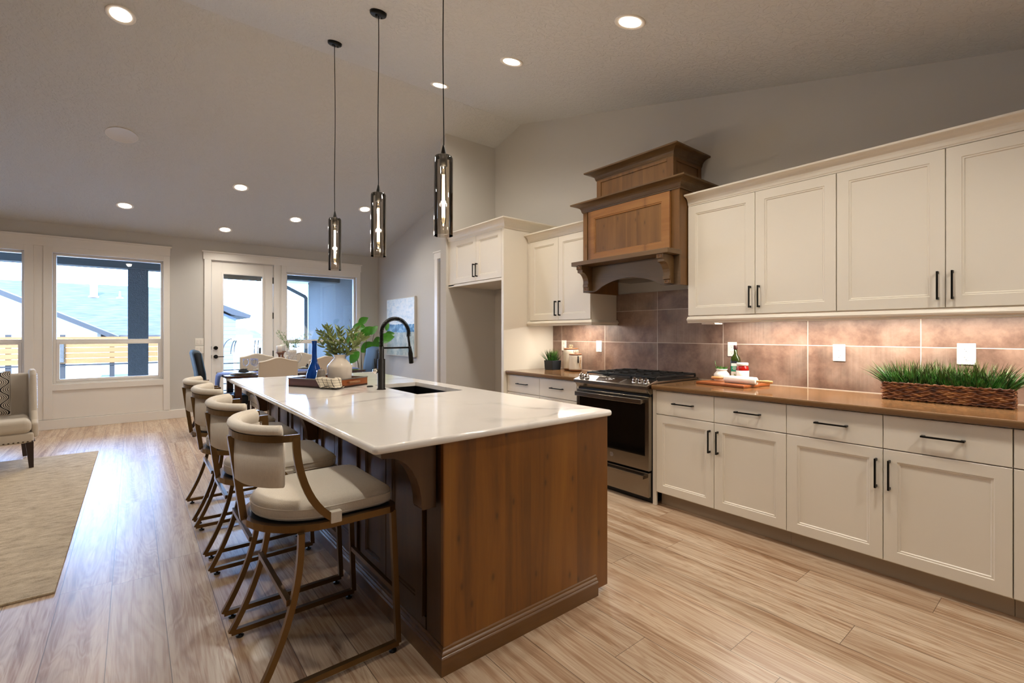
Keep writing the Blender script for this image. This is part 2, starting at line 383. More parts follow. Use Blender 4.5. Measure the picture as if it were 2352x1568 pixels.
def dup(root, loc, rotz=None, label=None):
    r = root.copy(); COL.objects.link(r); r.location = loc
    if rotz is not None: r.rotation_euler = (0, 0, rotz)
    if label: r['label'] = label
    for ch in list(root.children):
        c = ch.copy(); COL.objects.link(c); c.parent = r
        for g in ch.children:
            d = g.copy(); COL.objects.link(d); d.parent = c
    return r

# ================================================================ ROOM SHELL
WX = 3.84; YB = 9.07; XL = -4.2; YF = -1.7; RY = 4.58; RZ = 3.98
def ceilz(y): return RZ - .25 * (RY - y) if y < RY else 2.85 + (RZ - 2.85) * (YB - y) / (YB - RY)
struct('floor', MB().box(XL - .15, YF - .15, -.12, WX + .15, YB + .15, 0), 'floor')
c = MB()
for (ya, yb) in ((YF - .15, RY), (RY, YB + .15)):
    za = ceilz(ya); zb = ceilz(yb) if yb <= YB else ceilz(YB) - .0375
    c.poly3([(XL - .15, ya, za), (XL - .15, yb, zb), (XL - .15, yb, zb + .15), (XL - .15, ya, za + .15)], (WX - XL + .3, 0, 0))
struct('ceiling', c, 'ceil')
def wallx(x0, x1, name, ya, yb, mat='wall'):
    pts = [(x0, ya, 0), (x0, yb, 0), (x0, yb, ceilz(min(yb, YB)))]
    if ya < RY < yb: pts.append((x0, RY, RZ))
    pts.append((x0, ya, ceilz(ya)))
    m = MB(); m.poly3(pts, (x1 - x0, 0, 0)); return struct(name, m, mat)
# right wall (kitchen and dining), with the doorway of door_2
m = MB()
DY0, DY1, DZ = 5.72, 6.66, 2.52
def wx(ya, yb, zl=0):
    pts = [(WX, ya, zl), (WX, yb, zl), (WX, yb, ceilz(yb))]
    if ya < RY < yb: pts.append((WX, RY, RZ))
    pts.append((WX, ya, ceilz(ya))); m.poly3(pts, (.15, 0, 0))
wx(YF, DY0); wx(DY0, DY1, DZ); wx(DY1, YB)
struct('wall_right', m, 'wall')
wallx(XL - .15, XL, 'wall_left', YF, YB)
struct('wall_front', MB().box(XL - .15, YF - .15, 0, WX + .15, YF, ceilz(YF)), 'wall')
# stub wall beside the refrigerator recess
m = MB(); m.poly3([(3.07, 5.13, 0), (3.07, 5.27, 0), (3.07, 5.27, ceilz(5.27)), (3.07, 5.13, ceilz(5.13))], (WX - 3.07, 0, 0))
struct('wall_alcove', m, 'wall')
# back wall with openings
OP = [(-2.375, -1.14, .62, 2.45), (-.865, .37, .62, 2.45), (1.0, 1.925, 0, 2.52), (2.13, 3.40, .62, 2.42)]
m = MB(); xs = XL - .15; ZT = ceilz(YB)
for a, b, z0, z1 in OP:
    m.box(xs, YB, 0, a, YB + .15, ZT); m.box(a, YB, z1, b, YB + .15, ZT)
    if z0 > 0: m.box(a, YB, 0, b, YB + .15, z0)
    xs = b
m.box(xs, YB, 0, WX + .15, YB + .15, ZT)
struct('wall_back', m, 'wall')

# windows
def window(name, x0, x1, z0, z1, zm):
    y0, y1 = YB + .055, YB + .13
    f = MB(); t = .032
    f.box(x0, y0, z0, x0 + t, y1, z1); f.box(x1 - t, y0, z0, x1, y1, z1); f.box(x0 + t, y0, z1 - t, x1 - t, y1, z1); f.box(x0 + t, y0, z0, x1 - t, y1, z0 + t)
    f.box(x0 + t, y0 + .01, zm, x1 - t, y1, zm + .045)
    o = part(name, f, 'trim', bevel=.003); o['kind'] = 'structure'
    s = MB(); a, b = x0 + t, x1 - t; u = .034
    s.box(a, y0 - .006, z0 + t, a + u, y0 + .03, zm); s.box(b - u, y0 - .006, z0 + t, b, y0 + .03, zm)
    s.box(a + u, y0 - .006, z0 + t, b - u, y0 + .03, z0 + t + u); s.box(a + u, y0 - .006, zm - u + .01, b - u, y0 + .03, zm)
    part('sash', s, 'trim', o, bevel=.003)
    part('pane', MB().box(a, y0 + .045, zm + .02, b, y0 + .049, z1 - t), 'pane', o)
    part('pane', MB().box(a + u - .005, y0 + .008, z0 + t, b - u + .005, y0 + .012, zm), 'pane', o)
    return o
window('window_1', *OP[0], 1.20); window('window_2', *OP[1], 1.20); window('window_3', *OP[3], 1.17)

# casings, caps, wainscot panels
yc = YB - .022
t = MB()
t.box(-2.55, yc, 2.53, .455, YB, 2.655); t.box(-2.57, yc - .014, 2.655, .475, YB, 2.677)
for a, b in ((-2.47, -2.375), (-1.14, -1.05), (-.955, -.865), (.37, .45)): t.box(a, yc, .14, b, YB, 2.53)

for a, b in ((-2.375, -1.14), (-.865, .37)): t.box(a, yc, 2.45, b, YB, 2.53); t.box(a, yc, .535, b, YB, .62)
for a, b in ((-2.375, -1.14), (-.865, .37)): t.box(a, YB - .008, .14, b, YB, .535)
t.box(-1.05, YB - .008, .14, -.955, YB, 2.53)
struct('trim_1', t, 'trim', bevel=.002)
t = MB()
t.box(.885, yc, 2.53, 3.49, YB, 2.650); t.box(.868, yc - .014, 2.650, 3.508, YB, 2.672)
t.box(.90, yc, 0, .995, YB, 2.53); t.box(3.40, yc, .14, 3.475, YB, 2.53); t.box(1.93, yc, 0, 2.02, YB, 2.53); t.box(2.05, yc, .14, 2.13, YB, 2.53)
t.box(2.02, YB - .008, .14, 2.05, YB, 2.53); t.box(2.13, yc, 2.42, 3.40, YB, 2.53); t.box(2.13, yc, .535, 3.40, YB, .62); t.box(2.13, YB - .008, .14, 3.40, YB, .535)
struct('trim_2', t, 'trim', bevel=.002)
b = MB(); b.box(XL, YB - .026, 0, .90, YB, .135); b.box(2.02, YB - .026, 0, WX, YB, .135)
struct('baseboard_back', b, 'trim', bevel=.003)
b = MB(); b.box(WX - .02, 6.78, 0, WX, YB, .135)
struct('baseboard_right', b, 'trim', bevel=.003)
struct('baseboard_left', MB().box(XL, YF, 0, XL + .02, YB, .135), 'trim')

# patio door
y0 = YB + .012; y1 = y0 + .045; X0, X1, Z1 = 1.005, 1.918, 2.512; GX0, GX1, GZ0, GZ1 = 1.150, 1.772, .26, 2.335
d = MB(); d.box(X0, y0, .01, GX0, y1, Z1); d.box(GX1, y0, .01, X1, y1, Z1); d.box(GX0, y0, GZ1, GX1, y1, Z1); d.box(GX0, y0, .01, GX1, y1, GZ0)
door = part('door_1', d, 'trim', bevel=.002); door['kind'] = 'structure'
lf = MB(); q = .022
lf.box(GX0 - .012, y0 - .01, GZ0 - .012, GX0 + q, y0 + .01, GZ1 + .012); lf.box(GX1 - q, y0 - .01, GZ0 - .012, GX1 + .012, y0 + .01, GZ1 + .012)
lf.box(GX0 + q, y0 - .01, GZ1 - q, GX1 - q, y0 + .01, GZ1 + .012); lf.box(GX0 + q, y0 - .01, GZ0 - .012, GX1 - q, y0 + .01, GZ0 + q)
part('glass_frame', lf, 'trim', door, bevel=.003)
part('pane', MB().box(GX0, y0 + .014, GZ0, GX1, y0 + .018, GZ1), 'pane', door)
bl = MB(); bl.box(GX0 + .028, y0 + .030, 2.236, GX1 - .028, y0 + .036, 2.315)
for k in range(9): bl.box(GX0 + .025, y0 + .026, 2.235 + k * .009, GX1 - .025, y0 + .04, 2.241 + k * .009)
for xx in (1.24, 1.46, 1.68): bl.box(xx - .006, y0 + .024, 2.23, xx + .006, y0 + .026, 2.32)
part('raised_blind', bl, pbr('blind_grey', '#a3a39b', .6), door)
part('blind_slider', MB().box(GX1 - .012, y0 - .02, 1.80, GX1 + .006, y0 - .009, 1.84), 'trim', door, bevel=.002)
def ycyl(mb, x, y0_, y1_, z, r, seg=20):
    vs = []; 
    for yy in (y0_, y1_):
        for k in range(seg): vs.append((x + r * math.cos(2 * PI * k / seg), yy, z + r * math.sin(2 * PI * k / seg)))
    mb.add(vs, [tuple(range(seg)), tuple(range(seg, 2 * seg))[::-1]] + [(k, (k + 1) % seg, seg + (k + 1) % seg, seg + k) for k in range(seg)], False)
hm = MB(); ycyl(hm, 1.062, y0 - .02, y0, 1.09, .031); part('deadbolt', hm, 'black', door, bevel=.002)
hm = MB(); ycyl(hm, 1.062, y0 - .016, y0, .947, .031); ycyl(hm, 1.062, y0 - .055, y0, .947, .012); hm.box(1.055, y0 - .06, .94, 1.175, y0 - .046, .953)
part('door_handle', hm, 'black', door, bevel=.002)
for z in (.24, .974, 1.64, 2.256): part('hinge', MB().box(1.912, y0 - .012, z - .055, 1.93, y0 + .0, z + .055), 'black', door, bevel=.002)
for z in (1.09, .947): part('strike_plate', MB().box(.994, y0 - .012, z - .028, 1.004, y0 + .01, z + .028), 'black', door)
struct('trim_3', MB().box(.9951, YB + .001, 0, 1.001, YB + .12, 2.53).box(1.923, YB + .001, 0, 1.9299, YB + .12, 2.53).box(1.0, YB + .001, 2.514, 1.925, YB + .12, 2.5299).box(1.0, YB - .01, 0, 1.925, YB + .14, .009), 'trim')

# dining side door in the right wall
xc = WX - .022
t = MB(); t.box(xc, DY1, 0, WX, DY1 + .092, 2.53); t.box(xc, DY0 - .092, 0, WX, DY0, 2.53); t.box(xc, DY0 - .10, 2.53, WX, DY1 + .105, 2.63); t.box(xc - .014, DY0 - .12, 2.63, WX, DY1 + .12, 2.652)
struct('trim_4', t, 'trim', bevel=.002)
d = MB().box(WX + .04, DY0 + .004, .01, WX + .08, DY1 - .004, DZ - .006)
door2 = part('door_2', d, 'trim', bevel=.002); door2['kind'] = 'structure'
hm = MB(); hm.lathe([(.03, 0), (.03, .01), (.012, .012), (.012, .04), (.027, .045), (.027, .06), (.0, .065)], mtx=Matrix.Translation((WX + .04, 5.80, .95)) @ Matrix.Rotation(-PI / 2, 4, 'Y'))
part('door_knob', hm, 'black', door2)

# ================================================================ CABINETRY
def shaker(mb, face, u0, u1, z0, z1, xf, th=.02, fw=.058, axis='x', sgn=-1, rec=.009):
    """framed door: front plane at xf facing -x (axis 'x', u = y) or -y/+y (axis 'y', u = x)"""
    def P(u, z, dd):
        p = xf - sgn * dd
        return (p, u, z) if axis == 'x' else (u, p, z)
    rings = []
    for ins, dp in ((0, th), (0, .0015), (.0015, 0), (fw, 0), (fw + .003, .004), (fw + .010, .004), (fw + .014, rec)):
        rings.append([P(u0 + ins, z0 + ins, dp), P(u1 - ins, z0 + ins, dp), P(u1 - ins, z1 - ins, dp), P(u0 + ins, z1 - ins, dp)])
    vs = [p for r in rings for p in r]; fs = [(0, 3, 2, 1)]
    for i in range(len(rings) - 1):
        for k in range(4): fs.append((i * 4 + k, i * 4 + (k + 1) % 4, i * 4 + 4 + (k + 1) % 4, i * 4 + 4 + k))
    fs.append(tuple((len(rings) - 1) * 4 + k for k in range(4)))
    mb.add(vs, fs)
def pull(parent, y, z, L, vert, xf, name='handle'):
    m = MB(); h = L / 2; s = .0045
    if vert:
        m.box(xf - .034, y - s, z - h, xf - .024, y + s, z + h)
        for zz in (z - h + .007, z + h - .007): m.box(xf - .026, y - s, zz - .007, xf + .001, y + s, zz + .007)
    else:
        m.box(xf - .034, y - h, z - s, xf - .024, y + h, z + s)
        for yy in (y - h + .008, y + h - .008): m.box(xf - .026, yy - .008, z - s, xf + .001, yy + .008, z + s)
    return part(name, m, 'black', parent, bevel=.0015)
XD = 3.145; XU = 3.44
GAP = .0018
def base_cab(ya, yb, splits, label, drawers_only=False, filler=None):
    th = thing('base_cabinet', label, 'cabinet', (XD + .3, (ya + yb) / 2, 0))
    b = MB(); b.box(XD + .021, ya, .10, WX - .002, yb, .892)
    part('body', b, 'cab', th)
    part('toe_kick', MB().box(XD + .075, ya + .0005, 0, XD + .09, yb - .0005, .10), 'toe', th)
    ys = [ya] + splits + [yb]
    for i in range(len(ys) - 1):
        a, c_ = ys[i] + GAP, ys[i + 1] - GAP
        if filler and i in filler: part('filler', MB().box(XD, a, .11, XD + .02, c_, .888), 'cab', th); continue
        dr = part('drawer', MB().box(XD, a, .7095, XD + .02, c_, .887), 'cab', th, bevel=.0015)
        pull(dr, (a + c_) / 2, .803, .165, False, XD)
        dm = MB(); shaker(dm, 0, a, c_, .110, .704, XD); dd = part('door', dm, 'cab', th)
        if len(ys) == 3 or True:
            side = (i % 2 == (0 if ya < 2.5 else 0))
            yh = (c_ - .027) if i % 2 == 0 else (a + .027)
            pull(dd, yh, .572, .158, True, XD)
    return th
base_cab(1.201, 2.131, [1.666], 'cream base cabinet with two drawers and two framed doors directly right of the stove')
base_cab(.239, 1.201, [.720], 'cream base cabinet with two drawers and two framed doors under the grass basket')
base_cab(-.72, .238, [-.24], 'cream base cabinet cut off by the right edge of the photo')
base_cab(2.965, 3.984, [3.469], 'cream base cabinet left of the stove under the canisters, drawers with black pulls')
part_f = MB().box(XD + .004, 2.133, 0.0, XD + .022, 2.163, .892)
tag(part('filler_panel', part_f, 'cab'), 'narrow cream filler strip between stove and right hand base cabinet', 'panel')
part_f = MB().box(XD + .004, 2.930, 0.0, XD + .022, 2.962, .892)
tag(part('filler_panel', part_f, 'cab'), 'narrow cream filler strip between stove and left hand base cabinet', 'panel')

def slab(x0, y0, x1, y1, z0, z1):
    return MB().box(x0, y0, z0, x1, y1, z1)
o = part('countertop', slab(3.115, -.72, WX - .001, 2.160, .8935, .930), 'counter', bevel=.012, seg=4)
tag(o, 'glossy brown stone countertop right of the stove, under the long upper cabinets', 'countertop')
o = part('countertop', slab(3.115, 2.930, WX - .001, 3.987, .8935, .930), 'counter', bevel=.012, seg=4)
tag(o, 'short glossy brown stone countertop left of the stove', 'countertop')
# backsplash
m = MB(); m.box(WX - .010, -.72, .9305, WX - .0005, 2.045, 1.47); m.box(WX - .010, 2.045, .9305, WX - .0005, 3.06, 1.72); m.box(WX - .010, 3.06, .9305, WX - .0005, 3.988, 1.47)
tag(part('tiled_backsplash', m, 'tile'), 'large taupe stone tiles with pale grout on the wall behind stove and counters', 'backsplash')

def crown_prof(h, p):
    pr = [(0, 0), (.008, .0), (.010, .008), (.014, .012)]
    for k in range(7):
        a = k / 6; pr.append((.014 + (p - .018) * (1 - math.cos(a * PI / 2)), .014 + (h - .028) * math.sin(a * PI / 2)))
    pr += [(p - .001, h - .012), (p, h - .010), (p, h), (0, h)]
    return pr
def moulding(mb, path, prof, z, closed=False):
    """path in plan (list of xy) walked so that outwards is to the right-hand side; prof = (out, z)"""
    P = [Vector((x, y)) for x, y in path]; n = len(P); m_ = len(prof); vs = []; fs = []
    for i, p in enumerate(P):
        d0 = (p - P[i - 1]).normalized() if (closed or i > 0) else None; d1 = (P[(i + 1) % n] - p).normalized() if (closed or i < n - 1) else None
        n0 = Vector((d0.y, -d0.x)) if d0 is not None else None; n1 = Vector((d1.y, -d1.x)) if d1 is not None else None
        if n0 is None: nn = n1
        elif n1 is None: nn = n0
        else: nn = (n0 + n1); nn = nn / max(.2, nn.dot(n1))
        for a, b in prof: vs.append((p.x + nn.x * a, p.y + nn.y * a, z + b))
    for i in range(n if closed else n - 1):
        j = (i + 1) % n
        for k in range(m_ ): fs.append((i * m_ + k, i * m_ + (k + 1) % m_, j * m_ + (k + 1) % m_, j * m_ + k))
    if not closed: fs += [tuple(range(m_))[::-1], tuple((n - 1) * m_ + k for k in range(m_))]
    mb.add(vs, fs)
RAIL = [(0, 0), (.016, 0), (.020, .006), (.020, .012), (.030, .020), (.034, .030), (.026, .036), (.022, .044), (.012, .052), (0, .052)]
def upper_cab(ya, yb, split, label):
    th = thing('wall_cabinet', label, 'cabinet', (XU + .2, (ya + yb) / 2, 1.46))
    part('body', MB().box(XU + .021, ya, 1.458, WX - .002, yb, 2.35), 'cab', th)
    for i, (a, c_) in enumerate(((ya, split), (split, yb))):
        dm = MB(); shaker(dm, 0, a + GAP, c_ - GAP, 1.468, 2.331, XU, fw=.062); dd = part('door', dm, 'cab', th)
        pull(dd, (c_ - .03) if i == 0 else (a + .03), 1.588, .155, True, XU)
    return th
upper_cab(1.025, 2.038, 1.520, 'cream wall cabinet with two tall framed doors directly right of the wooden hood')
upper_cab(.0, 1.023, .514, 'cream wall cabinet with two tall framed doors above the grass basket, at the right edge')
uc = upper_cab(3.062, 3.95, 3.505, 'small cream wall cabinet left of the wooden hood above the canisters')
m = MB(); moulding(m, [(XU + .012, 3.984), (XU + .012, 3.062)], crown_prof(.083, .072), 2.335); m.box(XU + .01, 3.062, 2.335, WX - .002, 3.984, 2.36)
part('crown', m, 'cab', uc)
m = MB(); moulding(m, [(XU + .012, 3.984), (XU + .012, 3.062), (WX - .012, 3.062)], RAIL, 1.408); part('light_rail', m, 'cab', uc)
part('filler', MB().box(XU + .003, 3.952, 1.458, XU + .02, 3.985, 2.34), 'cab', uc)
o = MB(); moulding(o, [(XU + .012, 2.038), (XU + .012, -.0)], crown_prof(.083, .072), 2.335); o.box(XU + .01, 0, 2.352, WX - .002, 2.038, 2.37)
tag(part('crown_moulding', o, 'cab'), 'long cream crown moulding running over the right hand wall cabinets', 'moulding')
o = MB(); moulding(o, [(XU + .012, 2.038), (XU + .012, -.0)], RAIL, 1.408)
tag(part('light_rail', o, 'cab'), 'long cream light rail moulding under the right hand wall cabinets', 'moulding')
# under-cabinet lights
for (ya, yb, lab) in ((-.1, 1.84, 'slim strip light under the right hand wall cabinets'), (3.14, 3.70, 'slim strip light under the small wall cabinet left of the hood')):
    th = thing('under_cabinet_light', lab, 'light', (3.625, (ya + yb) / 2, 1.44))
    part('housing', MB().box(3.60, ya, 1.438, 3.65, yb, 1.4575), 'outlet', th, bevel=.003)
    part('diffuser', MB().box(3.608, ya + .01, 1.436, 3.642, yb - .01, 1.438), 'ledstrip', th)
    light('strip_light', 'AREA', (0, 0, -.008), UC_W * (yb - ya) * (1 if ya < 1 else 1.0), WARM, parent=th, shape='RECTANGLE', size=.03, size_y=yb - ya - .05)
th = thing('puck_light', 'small flat white light fixture under cabinet end beside the hood', 'light', (3.62, 1.95, 1.40))
part('body', MB().box(3.58, 1.89, 1.400, 3.70, 2.00, 1.41), 'outlet', th)
part('bracket', MB().box(3.60, 1.91, 1.41, 3.68, 1.98, 1.458), 'outlet', th)

# refrigerator surround
fr = thing('refrigerator_surround', 'tall cream panel with two-door cabinet bridging an empty refrigerator recess', 'cabinet', (3.4, 4.55, 0))
part('side_panel', MB().box(3.10, 3.99, 0, WX - .002, 4.03, 2.47), 'cab', fr, bevel=.001)
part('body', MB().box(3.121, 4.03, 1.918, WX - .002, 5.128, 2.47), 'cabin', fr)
part('filler', MB().box(3.103, 5.002, 1.918, 3.121, 5.128, 2.47), 'cab', fr)
part('bottom_rail', MB().box(3.103, 4.03, 1.905, 3.121, 5.128, 1.932), 'cab', fr)
for i, (a, c_) in enumerate(((4.032, 4.515), (4.515, 5.0))):
    dm = MB(); shaker(dm, 0, a + GAP, c_ - GAP, 1.937, 2.462, 3.10, fw=.06); dd = part('door', dm, 'cab', fr)
    pull(dd, (c_ - .03) if i == 0 else (a + .03), 2.06, .155, True, 3.10)
m = MB(); moulding(m, [(3.112, 5.128), (3.112, 3.99), (WX - .004, 3.99)], crown_prof(.10, .08), 2.465); m.box(3.11, 3.99, 2.465, WX - .004, 5.128, 2.50); part('crown', m, 'cab', fr)

# ================================================================ RANGE HOOD
hd = thing('range_hood', 'stained wooden range hood with two crown tiers, framed panel and carved corbels', 'range hood', (3.6, 2.55, 1.7))
HX, HA, HB = 3.332, 2.0455, 3.0575
m = MB(); m.box(HX + .0122, HA, 1.712, WX - .012, HA + .02, 2.464); m.box(HX + .0122, HB - .02, 1.712, WX - .012, HB, 2.464); m.box(HX + .0122, HA + .02, 1.95, HX + .03, HB - .02, 2.464)
part('chimney_body', m, 'hood', hd)
m = MB()  # face stiles
part('face_stile', MB().box(HX, HA, 1.984, HX + .012, HA + .07, 2.47), 'hood', hd); part('face_stile', MB().box(HX, HB - .05, 1.984, HX + .012, HB, 2.47), 'hood', hd)
# arched apron
pts = [(HA, 1.712), (HA + .13, 1.712)]
for k in range(13):
    a = k / 12; pts.append((HA + .17 + (HB - HA - .34) * a, 1.722 + .088 * math.sin(PI * a) ** .75))
pts += [(HB - .13, 1.712), (HB, 1.712), (HB, 1.945), (HA, 1.945)]
m = MB(); m.poly3([(HX + .000, y, z) for y, z in pts], (.012, 0, 0)); part('arched_apron', m, wood('apron_alder', '#3c2c1c', '#5a452e', '#6c543a', 'y', .4, 0, 'y', .1), hd)
m = MB(); m.box(3.17, HA - .0008, 1.946, HX + .03, HB + .0008, 1.984); part('mantel_shelf', m, 'moul', hd, bevel=.003)
m = MB(); shaker(m, 0, 2.118, 2.972, 1.987, 2.455, HX - .026, th=.026, fw=.068, rec=.012); part('framed_panel', m, 'hoodrail', hd)
m = MB().box(HX - .0145, 2.2, 2.07, HX - .0135, 2.89, 2.372); part('panel_field', m, 'hood', hd)
m = MB(); moulding(m, [(WX - .004, HB), (HX + .004, HB), (HX + .004, HA), (WX - .004, HA)], crown_prof(.082, .09), 2.465); m.box(HX, HA, 2.47, WX - .004, HB, 2.50); part('lower_crown', m, 'moul', hd)
UX, UA, UB = 3.407, 2.151, 2.949
m = MB(); m.box(UX, UA, 2.50, WX - .004, UB, 2.79); part('upper_tier', m, 'hood', hd)
m = MB(); s_ = .035
m.box(UX - .008, UA, 2.55, UX, UA + .05, 2.78); m.box(UX - .008, UB - .05, 2.55, UX, UB, 2.78); m.box(UX - .008, UA + .05, 2.735, UX, UB - .05, 2.78)
m.box(UX - .008, UA - .008, 2.55, UX + .04, UA, 2.78); m.box(WX - .06, UA - .008, 2.55, WX - .01, UA, 2.78); m.box(UX + .04, UA - .008, 2.735, WX - .06, UA, 2.78)
part('upper_tier_frame', m, 'hood', hd, bevel=.0015)
m = MB(); moulding(m, [(WX - .004, UB), (UX, UB), (UX, UA), (WX - .004, UA)], crown_prof(.08, .09), 2.758); m.box(UX, UA, 2.78, WX - .004, UB, 2.815); part('upper_crown', m, 'moul', hd)
for ya in (2.095, 2.945):
    m = MB(); prof = [(HX + .004, 1.945), (3.185, 1.945), (3.185, 1.912), (3.20, 1.908), (3.20, 1.886)]
    for k in range(7):
        a = k / 6 * PI / 2; prof.append((3.205 + .075 * math.sin(a), 1.884 - .10 + .10 * math.cos(a) ** 1.0))
    prof += [(3.272, 1.782), (3.272, 1.756), (3.285, 1.752), (3.285, 1.722), (HX + .004, 1.722)]
    m.poly3([(x, ya, z) for x, z in prof], (0, .062, 0)); cb = part('corbel', m, 'moul', hd, bevel=.002)
    for (xx, z0, z1) in ((3.184, 1.917, 1.94), (3.284, 1.727, 1.748)):
        k = MB(); k.box(xx - .004, ya + .012, z0, xx + .001, ya + .05, z0 + .004); k.box(xx - .004, ya + .012, z1 - .004, xx + .001, ya + .05, z1)
        k.box(xx - .004, ya + .012, z0, xx + .001, ya + .017, z1); k.box(xx - .004, ya + .045, z0, xx + .001, ya + .05, z1)
        part('carved_square', k, 'hoodrail', cb)
m = MB(); m.box(3.40, 2.25, 1.81, 3.78, 2.85, 1.85); part('vent_insert', m, 'steel', hd, bevel=.005)
m = MB(); m.box(HX + .02, HA + .02, 1.85, WX - .012, HB - .02, 1.86); part('liner', m, 'steel', hd)

# ================================================================ RANGE
RA, RB = 2.168, 2.925
rg = thing('gas_range', 'stainless slide-in gas range with black oven window under the wooden hood', 'stove', (3.45, 2.546, 0))
m = MB(); m.box(3.148, RA, .05, WX - .03, RB, .93); part('body', m, pbr('dark_range_side', '#2a2724', .4, .5), rg)
m = MB(); m.box(3.165, RA + .01, 0, WX - .05, RB - .01, .05); part('kick', m, 'blackp', rg)
# control panel
pr = [(3.064, .892), (3.064, .921), (3.20, .957), (3.22, .957), (3.22, .86), (3.118, .850), (3.082, .890)]
m = MB(); m.poly3([(x, RA - .003, z) for x, z in pr], (0, RB - RA + .006, 0)); part('control_panel', m, 'steel', rg, bevel=.003)
sl = math.atan2(.036, .136)
def onpanel(xx): return .921 + (xx - 3.064) * .036 / .136
disp = MB(); disp.poly3([(3.085, 2.44, onpanel(3.085) + .0005), (3.085, 2.69, onpanel(3.085) + .0005), (3.175, 2.72, onpanel(3.175) + .0005), (3.175, 2.43, onpanel(3.175) + .0005)], (0, 0, .002))
dp = part('touch_display', disp, pbr('dark_display', '#2c2420', .1), rg)
g_ = MB()
for (xx, yy, wy) in ((3.150, 2.575, .028), (3.150, 2.54, .018), (3.125, 2.60, .012), (3.128, 2.545, .03), (3.12, 2.57, .008)): g_.box(xx, yy, onpanel(xx) + .0025, xx + .007, yy + wy, onpanel(xx) + .0042)
part('lit_digit', g_, emis('display_glow', (1, .95, .85, 1), 1.2), dp)
kp = MB(); kp.lathe([(.026, 0), (.026, .004), (.021, .006), (.020, .024), (.017, .030), (0, .030)], seg=24)
kp.box(-.019, -.0045, .028, .019, .0045, .040)
for yk in (2.205, 2.258, 2.311, 2.825, 2.885):
    xk = 3.128
    k_ = MB(); k_.v = [tuple(Matrix.Translation((xk, yk, onpanel(xk))) @ Matrix.Rotation(-sl, 4, 'Y') @ Matrix.Rotation(.5, 4, 'Z') @ Vector(v)) for v in kp.v]; k_.f = kp.f; k_.sm = kp.sm
    part('knob', k_, 'chrome', rg, bevel=.001)
# oven door
m = MB(); m.box(3.104, RA, .258, 3.146, RB, .835); od = part('oven_door', m, 'steel', rg, bevel=.004)
part('oven_window', MB().box(3.1015, RA + .035, .372, 3.105, RB - .035, .79), 'oven', od, bevel=.001)
hp = [(3.052 - .006 * math.sin(PI * k / 12), RA + .03 + (RB - RA - .06) * k / 12, .80) for k in range(13)]
m = MB(); m.bar(hp, .018, .038); m.box(3.05, RA + .03, .785, 3.105, RA + .055, .815); m.box(3.05, RB - .055, .785, 3.105, RB - .03, .815)
part('oven_handle', m, 'steel', od, bevel=.003)
em = MB(); em.tube([(3.1015, 2.53 + .016 * math.cos(2 * PI * k / 20), .325 + .016 * math.sin(2 * PI * k / 20)) for k in range(20)], .0012, 5, closed=True)
for sgn in (-1, 1):
    em.tube([(3.1015, 2.53 + sgn * (.002 + .006 * math.sin(k * .9)), .325 + .009 * math.cos(k * .62)) for k in range(10)], .0009, 5)
part('round_emblem', em, 'chrome', od)
m = MB(); m.box(3.108, RA + .004, .052, 3.146, RB - .004, .243); dw = part('warming_drawer', m, 'steel', rg, bevel=.004)
m = MB(); m.box(3.068, RA + .03, .196, 3.082, RB - .03, .226); m.box(3.07, RA + .03, .196, 3.11, RA + .05, .226); m.box(3.07, RB - .05, .196, 3.11, RB - .03, .226)
part('drawer_handle', m, 'steel', dw, bevel=.003)
part('gap', MB().box(3.125, RA + .002, .835, 3.146, RB - .002, .856), 'blackp', rg)
# cooktop
m = MB(); m.box(3.18, RA - .004, .931, WX - .02, RB + .004, .948); part('cooktop', m, 'steel', rg, bevel=.003)
m = MB(); m.box(3.235, RA + .02, .948, WX - .04, RB - .02, .951); part('burner_tray', m, 'blackp', rg)
for bx, by in ((3.36, 2.31), (3.36, 2.78), (3.64, 2.31), (3.64, 2.78), (3.5, 2.546)):
    m = MB(); m.lathe([(.045, 0), (.045, .01), (.035, .014), (.033, .02), (0, .02)], c=(bx, by, .951)); part('burner', m, 'iron', rg)
for ga, gb in ((RA + .02, RA + .255), (RA + .262, RB - .262), (RB - .255, RB - .02)):
    m = MB(); z0 = .976; x0, x1 = 3.225, WX - .035
    for yy in (ga, gb): m.bar([(x0, yy, z0), (x1, yy, z0)], .014, .014)
    for xx in (x0, x1, (x0 + x1) / 2): m.bar([(xx, ga, z0), (xx, gb, z0)], .014, .014)
    for k in range(5):
        xx = x0 + (x1 - x0) * (k + .5) / 5; m.bar([(xx, ga, z0 + .003), (xx, ga + (gb - ga) * .32, z0 + .003)], .011, .014); m.bar([(xx, gb, z0 + .003), (xx, gb - (gb - ga) * .32, z0 + .003)], .011, .014)
    m.bar([(x0, (ga + gb) / 2, z0 + .003), (x1, (ga + gb) / 2, z0 + .003)], .011, .014)
    for xx in (x0, x1):
        for yy in (ga, gb): m.box(xx - .006, yy - .006, .951, xx + .006, yy + .006, .975)
    part('grate', m, 'iron', rg, bevel=.002)

